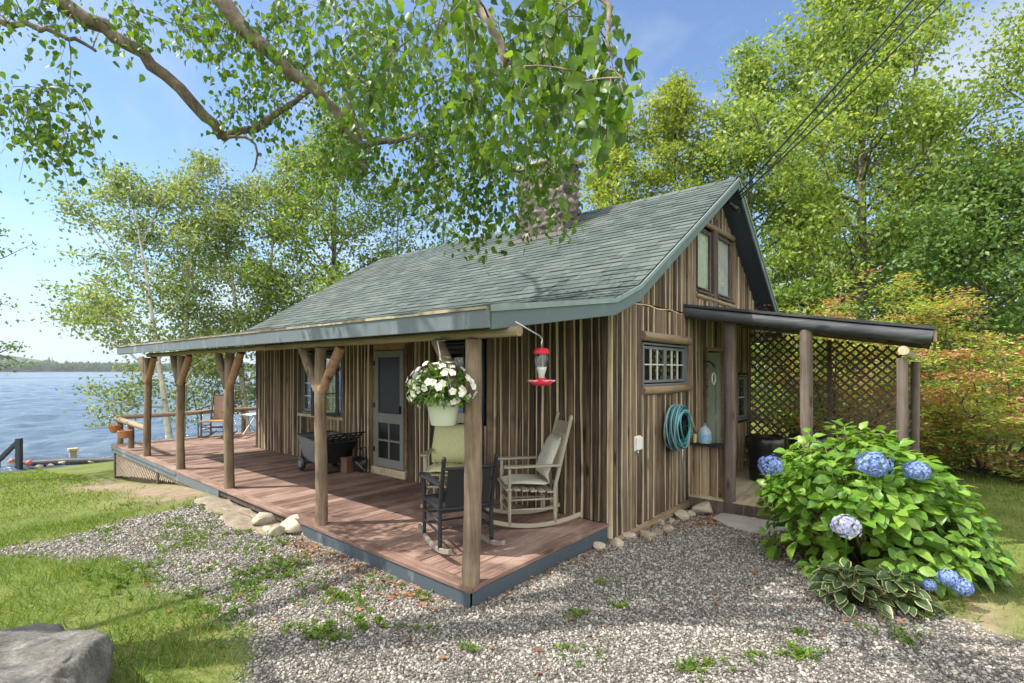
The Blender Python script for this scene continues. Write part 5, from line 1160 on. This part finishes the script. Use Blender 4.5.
# low shrub masses filling the wood edge
for k, (px, d, ty, sp, lab) in enumerate([(945, 23, 330, 2.6, 'low green shrub beyond the gravel drive, left one'), (1030, 23, 320, 2.6, 'low green shrub beyond the gravel drive at the right edge'), (800, 16, 300, 2.0, 'understory shrub beside the lean-to roof against the wood')]):
    tree('shrub', lab, px, d, ty, sp, .05, 22, 11400, 0.168, 'leaf_mid', 'bark_grey', .05, 60 + k, 'shrubs at the wood edge', 'shrub', sig=.38)

# ------------------------------------------------------------------ the great birch overhead
r = np.random.default_rng(91)
tb = np.array([-6.6, 3.6]); tbz = float(ground_z(*tb)); og = np.array([tb[0], tb[1], tbz])
ob_ = empty('overhanging_birch', tuple(og), 0, 'large birch leaning in from the left with limbs and leaves overhead', 'tree'); wood_ = MB(); nodes = []; nrad = []
def limb(pts, r0, r1, n=26, cap=True, wob_=.014):
    pts = np.array(pts, float); k = len(pts); s = np.linspace(0, k - 1.0001, n); out = []
    for u in s:
        i = int(u); f = u - i; q0, q1, q2, q3 = pts[max(i - 1, 0)], pts[i], pts[min(i + 1, k - 1)], pts[min(i + 2, k - 1)]
        out.append(.5 * ((2 * q1) + (-q0 + q2) * f + (2 * q0 - 5 * q1 + 4 * q2 - q3) * f * f + (-q0 + 3 * q1 - 3 * q2 + q3) * f ** 3) + r.normal(size=3) * wob_)
    rd = np.linspace(r0, r1, n) * (1 + r.uniform(-.08, .08, n)); wood_.tube([o - og for o in out], rd, 10, jit=.07)
    for o, q in zip(out[2:], rd[2:]): nodes.append(o); nrad.append(q)
    return out
trunk = limb([(tb[0], tb[1], tbz - .1), (tb[0] + .1, tb[1] - .1, 2), (tb[0] + .35, tb[1] - .35, 4.6), (tb[0] + .8, tb[1] - .7, 7.2), (tb[0] + 1.0, tb[1] - 1.0, 10.5)], .26, .07, 30); del nodes[:20], nrad[:20]
A_ = lambda px, py, d: at(px, d, py)
L1 = limb([trunk[13], A_(-130, -130, 4.3), A_(60, 0, 4.6), A_(150, 62, 4.9), A_(222, 134, 5.3)], .085, .05)
limb([L1[-1], A_(262, 122, 5.45), A_(300, 98, 5.6), A_(345, 62, 5.8), A_(400, 30, 6.0)], .042, .018, 16)
limb([L1[-1], A_(250, 140, 5.3), A_(258, 158, 5.35), A_(252, 172, 5.4)], .018, .006, 8, wob_=.008)
L2 = limb([trunk[16], A_(60, -180, 3.8), A_(215, -4, 4.1), A_(265, 50, 4.3), A_(325, 100, 4.6), A_(352, 136, 4.75), A_(372, 144, 4.85), A_(420, 137, 5.1), A_(470, 132, 5.4)], .075, .02, 40)
limb([L2[26], A_(345, 92, 4.7), A_(375, 82, 4.9), A_(430, 96, 5.2)], .03, .012, 12)
limb([trunk[10], A_(-160, -10, 4.2), A_(0, 22, 4.4), A_(60, 34, 4.6), A_(95, 50, 4.8)], .045, .012, 20)
L3 = limb([trunk[18], A_(150, -330, 3.4), A_(330, -170, 2.9), A_(450, -40, 2.5), A_(498, 48, 2.4), A_(508, 66, 2.4)], .06, .008, 30)
L4 = limb([L3[12], A_(470, -190, 2.6), A_(560, -80, 2.2), A_(600, -10, 2.0), A_(612, 60, 1.95)], .03, .005, 22)
limb([trunk[21], (-4.9, 4.2, 9.4), (-3.6, 4.8, 9.8), (-2.4, 5.2, 9.2)], .05, .012, 16)
limb([trunk[15], (-7.2, 1.6, 6.4), (-7.3, .2, 6.6), (-7.0, -1.4, 6.2)], .045, .012, 16)
limb([trunk[22], (-5.2, 1.4, 9.6), (-4.2, .6, 10.0), (-3.2, 0, 9.6)], .045, .012, 16)
# twigs: (centre px, py, half-width, half-height, count, depth range)
spec = [(70, 8, 95, 22, 18, 4.2, 5.2), (42, 112, 44, 34, 24, 4.2, 5.0), (75, 142, 26, 26, 8, 4.4, 4.9), (170, 14, 70, 24, 15, 4.2, 5.4), (262, 22, 80, 34, 32, 4.0, 5.6), (350, 36, 80, 48, 44, 3.8, 5.8),
        (300, 92, 60, 40, 26, 4.9, 6.0), (250, 88, 40, 36, 16, 4.9, 5.8), (420, 62, 80, 56, 62, 3.2, 5.6), (395, 136, 58, 40, 38, 4.3, 5.6), (455, 168, 46, 46, 44, 4.2, 5.4), (505, 185, 30, 40, 24, 4.2, 5.0), (540, 150, 40, 52, 24, 3.6, 4.6),
        (520, 92, 60, 52, 40, 2.8, 4.4), (500, 20, 70, 32, 22, 2.0, 3.0), (568, 50, 48, 40, 20, 1.75, 2.5), (606, 96, 24, 42, 12, 1.7, 2.2), (470, 230, 14, 8, 4, 4.4, 4.8), (395, 190, 30, 18, 8, 4.6, 5.2), (345, 150, 30, 22, 12, 4.8, 5.6)]
tg = []
for cx, cy, wx_, hy_, n, d0, d1 in spec:
    for _ in range(n):
        u = r.uniform(-1, 1, 2); u *= min(1, 1 / max(1e-6, np.linalg.norm(u))) if np.linalg.norm(u) > 1 else 1
        tg.append(A_(cx + u[0] * wx_, cy + u[1] * hy_, r.uniform(d0, d1)))
nin = len(tg)
for _ in range(85):   # the rest of the crown, above and beside the view
    a = r.random()
    tg.append(np.array([r.uniform(-8.5, -3.4), r.uniform(-.5, 6.5), r.uniform(6.0, 9.8)]))
tg2 = []
for p in tg[nin:]:
    rel = p - np.array(CAM); dd = rel[0] * _vx[1] + rel[1] * _ux[1]; rr = rel[0] * _vx[0] + rel[1] * _ux[0]
    if dd > .3 and -40 < 512 + 508 * rr / dd < 760 and 370 - 508 * rel[2] / dd > -25: continue
    tg2.append(p)
tg = tg[:nin] + tg2
nod = np.array(nodes); done = np.zeros(len(tg), bool); TG = np.array(tg); LP = []; LA = []; LS = []
nl_, nr_ = list(nodes), list(nrad)
order = np.argsort([np.min(np.linalg.norm(nod - p, axis=1)) for p in TG])
for oi in order:
    p = TG[oi]; na = np.array(nl_); dist = np.linalg.norm(na - p, axis=1); j = int(np.argmin(dist)); q = na[j]; L = dist[j]
    if L > 2.2 and oi < nin: pass
    n = max(4, int(L / .10)); mid = (p + q) / 2 + [0, 0, .12 * L] + r.normal(size=3) * .05 * L; rad0 = min(nr_[j] * .6, .004 + .006 * L)
    cv = [(1 - s) ** 2 * q + 2 * s * (1 - s) * mid + s * s * p for s in np.linspace(0, 1, n)]
    wood_.tube([c - og for c in cv], np.linspace(max(rad0, .004), .003, n), 5)
    for c, rd in list(zip(cv, np.linspace(rad0, .0022, n)))[n // 3::2]: nl_.append(c); nr_.append(rd)
    dp = np.linalg.norm(p - np.array(CAM)); nlf = int(r.integers(16, 30)) if oi < nin else 34
    if dp < 2.6: nlf = int(r.integers(9, 15))
    dirn = unit(cv[-1] - cv[-2]) * .5 + np.array([0, 0, -.8]); hang = r.uniform(.16, .34) if dp > 2.6 else r.uniform(.05, .12)
    for k in range(nlf):
        s = r.random() ** .8; c = p + dirn * hang * s if k % 2 else cv[int(n * .45 + r.random() * n * .54)]
        LP.append(c + r.normal(size=3) * (.075 if dp > 2.6 else .035)); LA.append(np.array([0, 0, -1]) + r.normal(size=3) * .55); LS.append(r.choice([r.uniform(.03, .05), r.uniform(.05, .085), r.uniform(.05, .085)]) * (1.0 if oi < nin else 1.25))
    tip = p + dirn * hang; wood_.tube([p - og, (p + tip) / 2 - og + r.normal(size=3) * .02, tip - og], [.0022, .0018, .001], 4)
LP, LA, LS = np.array(LP), np.array(LA), np.array(LS)
v, f = leaf_arrays(LP - og, LA, r.normal(size=LP.shape) + [0, 0, .2], LS, LS * .95, LEAF_BIRCH); np_mesh('crown', v, f, M['leaf_near'], ob_, True)
wood_.build('trunk', M['bark_birch'], ob_, True)
print('overhead leaves', len(LP))

# ------------------------------------------------------------------ hydrangea and hostas
r = np.random.default_rng(17)
hc = at(880, 4.95); hz = float(ground_z(hc[0], hc[1])); hg = np.array([hc[0], hc[1], hz]); hy = empty('hydrangea', tuple(hg), 0, 'big leafy hydrangea bush with blue mophead flowers beside the lean-to', 'hydrangea')
right = np.array([_vx[0], _ux[0], 0]); deep = np.array([_vx[1], _ux[1], 0]); upv = np.array([0, 0, 1.])
st = MB(); LP = []; LA = []; LN = []; LS = []
def dome(u, v):   # u across, v depth (both -1..1) -> height factor
    return max(0, 1 - (abs(u + .30) ** 2.2) * (1.25 if u < -.3 else .55) - v * v * .75)
ntip = 0
for k in range(700):
    u, v = r.uniform(-1, 1), r.uniform(-1, 1)
    if u * u + v * v > 1: continue
    h = dome(u, v); lay = r.uniform(.35, 1) ** .6
    if h < .02: lay *= .8
    if k % 4 == 0: lay *= r.uniform(.15, .6)
    tip = right * u * (1.08 if u < 0 else .94) + deep * v * .85 + upv * (.10 + 1.30 * max(h, .06) ** .75 * lay)
    base = right * u * .35 + deep * v * .3; ax_ = unit(tip - base * .6 + upv * .3)
    if k % 2 == 0: st.tube([base, (base + tip) / 2 + upv * .1, tip], [.008, .006, .004], 5)
    ntip += 1; a0 = r.uniform(0, 6.28)
    for pr in range(int(r.integers(2, 4))):
        for s in (0, 1):
            a = a0 + pr * 1.57 + s * math.pi + r.uniform(-.25, .25); e1 = unit(np.cross(ax_, [.3, .5, .1])); e2 = np.cross(ax_, e1); out = e1 * math.cos(a) + e2 * math.sin(a)
            LP.append(tip - ax_ * (.055 * pr) + out * .015); LA.append(out * (.9) + ax_ * (.55 - .28 * pr) + np.array([0, 0, -.15]) + r.normal(size=3) * .12); LN.append(ax_ + r.normal(size=3) * .2); LS.append(r.uniform(.12, .20) * (.66 + .19 * pr))
LP, LA, LN, LS = map(np.array, (LP, LA, LN, LS)); v, f = leaf_arrays(LP, LA, LN, LS, LS * 1.0, LEAF_BIG); np_mesh('foliage', v, f, M['leaf_hyd'], hy, True); st.build('stem', simple('hydrangea_stem', (.16, .17, .05), .7, 0, .3, 12, .05), hy, True)
PET = (np.array([(0, 0, 0), (.5, -.48, .05), (1, -.2, .0), (1, .2, 0), (.5, .48, .05)]), np.array([(0, 1, 2), (0, 2, 3), (0, 3, 4)]))
def mophead(px, py, d, rad, mat, lab):
    c = at(px, d, py) - hg; n = 95; i = np.arange(n) + .5; ph = np.arccos(1 - 1.75 * i / n); th = math.pi * (1 + 5 ** .5) * i
    D = np.stack([np.cos(th) * np.sin(ph), np.sin(th) * np.sin(ph), np.cos(ph)], 1); vd = unit(np.array(CAM) - hg - c + upv * .5)
    rot = Vector((0, 0, 1)).rotation_difference(Vector(vd)).to_matrix(); D = D @ np.array(rot).T; rr = rad * r.uniform(.84, 1.08, n) * (1 + .20 * np.sin(4 * D[:, 0] + px) * np.sin(4.3 * D[:, 1] + py) + .07 * np.sin(8 * D[:, 2] + px)); C = c + D * rr[:, None] * np.array([1, 1, .86]); parts = []
    a0 = r.uniform(0, 6, n)
    for k in range(4):
        e1 = unit(np.cross(D, [.3, .4, 1.])); e2 = np.cross(D, e1); a = a0 + k * math.pi / 2; A = e1 * np.cos(a)[:, None] + e2 * np.sin(a)[:, None] + D * .18
        parts.append(leaf_arrays(C, A, D + r.normal(size=(n, 3)) * .15, rad * .21, rad * .21, PET))
    m = MB(); m.tube([c - vd * .3 - upv * .2, c - vd * .05], [.006, .006], 6); s_ = m.build('flower_stalk', M['leaf_hyd'], hy, True)
    v, f = merge(parts); o = np_mesh('flower_head', v, f, M[mat], hy); o['label'] = lab
for a in [(771, 465, 4.55, .095, 'petal_blue', 'blue flower head standing apart at the left'), (873, 464, 4.35, .12, 'petal_blue', 'largest blue flower head, in the middle'), (917, 471, 4.35, .093, 'petal_blue', 'blue flower head at the right of the pair'), (846, 526, 4.0, .095, 'petal_pale', 'pale faded flower head above the hosta'),
          (949, 578, 4.0, .07, 'petal_blue', 'low blue flower head near the grass'), (963, 587, 3.95, .065, 'petal_blue', 'lowest right flower head'), (929, 585, 3.9, .045, 'petal_blue', 'small low flower head')]: mophead(*a)
def hosta(px, d, lab, seed, n=84, rad=.30):
    r = np.random.default_rng(seed); q = at(px, d); zb = float(ground_z(q[0], q[1])); e = empty('hosta', (q[0], q[1], zb), 0, lab, 'hosta', 'hostas below the hydrangea')
    az = r.uniform(0, 6.28, n); ring = r.uniform(.1, 1, n) ** .7; P = np.stack([np.cos(az) * ring * rad * .75, np.sin(az) * ring * rad * .75, .06 + .20 * (1 - ring ** 1.5) + r.uniform(0, .04, n)], 1)
    A = np.stack([np.cos(az), np.sin(az), .25 - .65 * ring], 1) + r.normal(size=(n, 3)) * .15; N = np.stack([-np.cos(az) * .1, -np.sin(az) * .1, np.ones(n)], 1) + r.normal(size=(n, 3)) * .25; L = r.uniform(.10, .15, n)
    m = MB()
    for p in P[::2]: m.tube([(p[0] * .15, p[1] * .15, 0), (p[0] * .6, p[1] * .6, p[2] * .7), tuple(p)], [.004, .003, .003], 4)
    m.build('stem', M['leaf_hosta'], e, True)
    v, f = leaf_arrays(P, A, N, L, L * 1.02, LEAF_BIG); np_mesh('foliage', v, f, M['leaf_edge'], e, True)
    P2 = P + unit(A) * (L * .02)[:, None] + unit(N) * .0035; v, f = leaf_arrays(P2, A, N, L * .95, L * .86, LEAF_BIG); np_mesh('leaf_centre', v, f, M['leaf_hosta'], e, True)
hosta(850, 4.02, 'white-edged hosta clump below the hydrangea, nearer the gravel', 5); hosta(893, 3.98, 'white-edged hosta clump below the hydrangea, nearer the lawn', 6, 70, .27)

# ------------------------------------------------------------------ gravel, grass, litter
r = np.random.default_rng(33)
def frustum(P, m=12):
    rel = P - np.array([CAM.x, CAM.y]); dd = rel[:, 0] * _vx[1] + rel[:, 1] * _ux[1]; rr = rel[:, 0] * _vx[0] + rel[:, 1] * _ux[0]; px = 512 + 508 * rr / np.maximum(dd, .05); py = 370 + 508 * 1.8 / np.maximum(dd, .05)
    return (dd > .4) & (px > -m * 8) & (px < 1024 + m * 8) & (py < 683 + 150), dd
def under_deck(P): return ((P[:, 0] > -2.17) & (P[:, 1] > -.02) & (P[:, 0] < 5.5)) | ((P[:, 0] > 2.1) & (P[:, 1] > -2.45))
bm = bmesh.new(); bmesh.ops.create_icosphere(bm, subdivisions=1, radius=1); iv = np.array([v.co[:] for v in bm.verts]); iff = np.array([[v.index for v in f_.verts] for f_ in bm.faces]); bm.free()
temps = []
for k in range(8):
    t_ = iv.copy()
    for _ in range(4):
        n_ = unit(r.normal(size=3)); c_ = r.uniform(.35, .7); dpt = np.maximum(t_ @ n_ - c_, 0); t_ = t_ - dpt[:, None] * n_
    temps.append(t_ * r.uniform(.85, 1.1, t_.shape))
P = np.stack([r.uniform(-9, 3, 620000), r.uniform(-5, 5.6, 620000)], 1); ok, dd = frustum(P); g = gravel_mask(P[:, 0], P[:, 1]); keep = ok & (r.random(len(P)) < np.clip(g * 1.2 - .08, 0, 1)) & ~under_deck(P) & (dd > 1.6) & (r.random(len(P)) < np.clip(4.2 / dd, .3, 1) ** 1.0); P = P[keep]; dd = dd[keep]
print('pebbles', len(P)); n = len(P); Z = ground_z(P[:, 0], P[:, 1]); s = np.exp(r.normal(math.log(.0073), .38, n)) * np.clip(dd / 4.6, 1, 1.5); s = np.clip(s, .0035, .022)
parts = []; kk = r.integers(0, 8, n)
for k in range(8):
    w_ = np.where(kk == k)[0]; q = unit(r.normal(size=(len(w_), 4))); a, b, c, d_ = q.T
    RM = np.stack([1 - 2 * (c * c + d_ * d_), 2 * (b * c - d_ * a), 2 * (b * d_ + c * a), 2 * (b * c + d_ * a), 1 - 2 * (b * b + d_ * d_), 2 * (c * d_ - b * a), 2 * (b * d_ - c * a), 2 * (c * d_ + b * a), 1 - 2 * (b * b + c * c)], 1).reshape(-1, 3, 3)
    sc3 = s[w_, None] * r.uniform(.65, 1.25, (len(w_), 3)); loc = temps[k][None] * sc3[:, None, :]; V = np.einsum('nij,nkj->nki', RM, loc); V[:, :, 2] *= .8
    V += np.stack([P[w_, 0], P[w_, 1], Z[w_] + s[w_] * .35], 1)[:, None, :]; F_ = iff[None] + (np.arange(len(w_)) * 12)[:, None, None]; parts.append((V.reshape(-1, 3), F_.reshape(-1, 3)))
V, Fc = merge(parts); o = np_mesh('gravel', V, Fc, M['pebble']); tag(o, 'loose grey crushed gravel covering the yard', 'gravel', kind='stuff')

BLADE = (np.array([(0, -.5, 0), (0, .5, 0), (.55, -.38, .06), (.55, .38, .06), (1, 0, .26)]), np.array([(0, 1, 3), (0, 3, 2), (2, 3, 4)]))
def grass(name, P, h, w, lean, mats, lab, mix=0):
    n = len(P); Z = ground_z(P[:, 0], P[:, 1]); A = np.stack([r.normal(0, lean, n), r.normal(0, lean, n), np.ones(n)], 1); N = r.normal(size=(n, 3)) * [1, 1, .1]
    v, f = leaf_arrays(np.stack([P[:, 0], P[:, 1], Z - .004], 1), A, N, h, w, BLADE); o = np_mesh(name, v, f, [M[k] for k in mats], None, False, np.repeat((r.random(n) < mix).astype(int), 3) if mix else None); tag(o, lab, 'grass', kind='stuff')
def clump(P, s=1.5, k=0): return wob(P[:, 0], P[:, 1], s, k) * .5 + .5
P = np.stack([r.uniform(-8, -3.0, 120000), r.uniform(-3, 5.2, 120000)], 1); ok, dd = frustum(P); k_ = ok & (r.random(len(P)) > gravel_mask(P[:, 0], P[:, 1]) * 1.15) & (r.random(len(P)) < .12 + .9 * clump(P, 2.4)); P = P[k_]
grass('near_grass', P, r.uniform(.045, .12, len(P)) * (.6 + .7 * clump(P, 2.4)), r.uniform(.003, .0065, len(P)), .55, ['grass', 'grass_dry'], 'long soft green grass beside the boulder', .25)
P = np.stack([r.uniform(-12, 1, 150000), r.uniform(4.4, 18.6, 150000)], 1); ok, dd = frustum(P); k_ = ok & (r.random(len(P)) > gravel_mask(P[:, 0], P[:, 1]) * 1.1) & (r.random(len(P)) > 1.1 * dirt_mask(P[:, 0], P[:, 1])) & ~under_deck(P) & (r.random(len(P)) < .15 + .85 * clump(P, 1.3, 1)); P = P[k_]; dd = dd[k_]
grass('lake_lawn', P, r.uniform(.03, .075, len(P)), np.clip(.0011 * dd, .005, .016), .6, ['grass_dry', 'grass'], 'sunlit lawn sloping to the lake', .4)
P = np.stack([r.uniform(-2.5, 24, 420000), r.uniform(-16, 5, 420000)], 1); ok, dd = frustum(P); k_ = ok & (r.random(len(P)) > gravel_mask(P[:, 0], P[:, 1]) * 1.15) & (r.random(len(P)) > .9 * dirt_mask(P[:, 0], P[:, 1])) & ~under_deck(P) & (r.random(len(P)) < np.clip(7 / dd, .12, 1)) & (r.random(len(P)) < .35 + .8 * clump(P, 1.7, 2)) & ~((P[:, 0] > -.1) & (P[:, 1] > -.1)); P = P[k_]; dd = dd[k_]
grass('side_lawn', P, r.uniform(.03, .08, len(P)), np.clip(.0011 * dd, .004, .02), .6, ['grass', 'grass_dry'], 'green lawn on the right side of the hydrangea', .2)
print('grass', len(P))
# weeds growing through the gravel
wp = []
for px, py, w, n in [(192, 543, 14, 26), (196, 550, 10, 16), (240, 538, 22, 26), (170, 556, 14, 14), (250, 555, 10, 12), (272, 578, 16, 40), (285, 568, 14, 30), (300, 572, 10, 14), (240, 592, 8, 12), (325, 605, 16, 22), (355, 605, 14, 26), (310, 640, 14, 36), (360, 630, 10, 14), (205, 620, 18, 30), (330, 650, 8, 14), (580, 622, 7, 12), (621, 615, 5, 8), (795, 662, 12, 26), (700, 678, 12, 24), (800, 640, 6, 8), (755, 668, 6, 7), (575, 660, 14, 8), (900, 640, 16, 20), (930, 610, 20, 40), (905, 605, 14, 30), (870, 600, 14, 20), (600, 590, 6, 5), (470, 660, 8, 7), (415, 640, 8, 6), (150, 575, 20, 40), (420, 605, 6, 5), (180, 528, 18, 18)]:
    for _ in range(n):
        q = onz(px + r.normal() * w, py + r.normal() * w * .38, -.2); wp.append(q[:2])
for _ in range(420):   # thin scatter over the older gravel at the left
    q = onz(r.uniform(90, 430), r.uniform(505, 640), -.2)
    if wob(np.array(q[0]), np.array(q[1]), 2.6, 4) > .1: wp += [q[:2] + r.normal(size=2) * .05 for _ in range(3)]
wp = np.array(wp); wp = wp[~under_deck(wp)]; n = len(wp); kk = np.repeat(np.arange(n), 6); P3 = np.stack([wp[kk, 0], wp[kk, 1], ground_z(wp[kk, 0], wp[kk, 1]) + .01], 1) + r.normal(size=(len(kk), 3)) * [.012, .012, .004]
A = r.normal(size=(len(kk), 3)) * [1, 1, .3] + [0, 0, .65]; L = r.uniform(.02, .06, len(kk)); v, f = leaf_arrays(P3, A, r.normal(size=(len(kk), 3)) * .4 + [0, 0, 1], L, L * r.uniform(.25, .6, len(kk)), LEAF_BIRCH); o = np_mesh('gravel_weeds', v, f, M['weed'], None, True); tag(o, 'small green weeds sprouting through the gravel', 'weeds', kind='stuff')
# dead leaves along the skirt, stones and under the shrub
lp = []
for x0, y0_, x1, y1_, n, w in [(-2.22, 2.5, -2.24, 0.1, 260, .09), (-2.3, 2.4, -2.5, .4, 90, .18), (-2.1, -.06, -.2, -.1, 60, .06), (.1, -.16, 2.2, -.45, 170, .10), (1.5, -.5, 2.1, -.6, 60, .12), (1.9, -1.0, .7, -1.7, 90, .12), (-3.0, 2.0, -2.4, -1.2, 50, .6), (-1, -1.5, .5, -2.3, 40, .5), (-2.1, 1.9, -2.0, .3, 16, .1), (.6, -2.2, .9, -2.9, 70, .15), (-3.2, 1.5, -3.0, .0, 20, .4), (-3, 3.5, -2.5, 2.5, 24, .5)]:
    t_ = r.random(n); lp.append(np.stack([x0 + (x1 - x0) * t_, y0_ + (y1_ - y0_) * t_], 1) + r.normal(size=(n, 2)) * w)
lp = np.concatenate(lp); lp = lp[~under_deck(lp)]; n = len(lp); L = r.uniform(.025, .06, n); v, f = leaf_arrays(np.stack([lp[:, 0], lp[:, 1], ground_z(lp[:, 0], lp[:, 1]) + .018], 1), r.normal(size=(n, 3)) * [1, 1, .15], r.normal(size=(n, 3)) * .3 + [0, 0, 1], L, L * .85, LEAF_BIRCH); o = np_mesh('fallen_leaves', v, f, M['litter'], None, True); tag(o, 'scattered dry brown leaves along the deck skirt and stones', 'leaves', kind='stuff')

# ------------------------------------------------------------------ summer haze over the lake
hz_ = MB(); hz_.box2((-2700, -1800, -6), (2300, 2500, 110)); hm_ = bpy.data.materials.new('haze_air'); hm_.use_nodes = True; nn = hm_.node_tree.nodes; nn.remove(nn['Principled BSDF'])
pv = nn.new('ShaderNodeVolumePrincipled'); pv.inputs['Color'].default_value = (.86, .92, 1, 1); pv.inputs['Density'].default_value = .00016; pv.inputs['Anisotropy'].default_value = .2
hm_.node_tree.links.new(pv.outputs[0], nn['Material Output'].inputs['Volume']); tag(hz_.build('haze', hm_), 'thin pale summer haze over lake and hills', 'haze', kind='stuff')
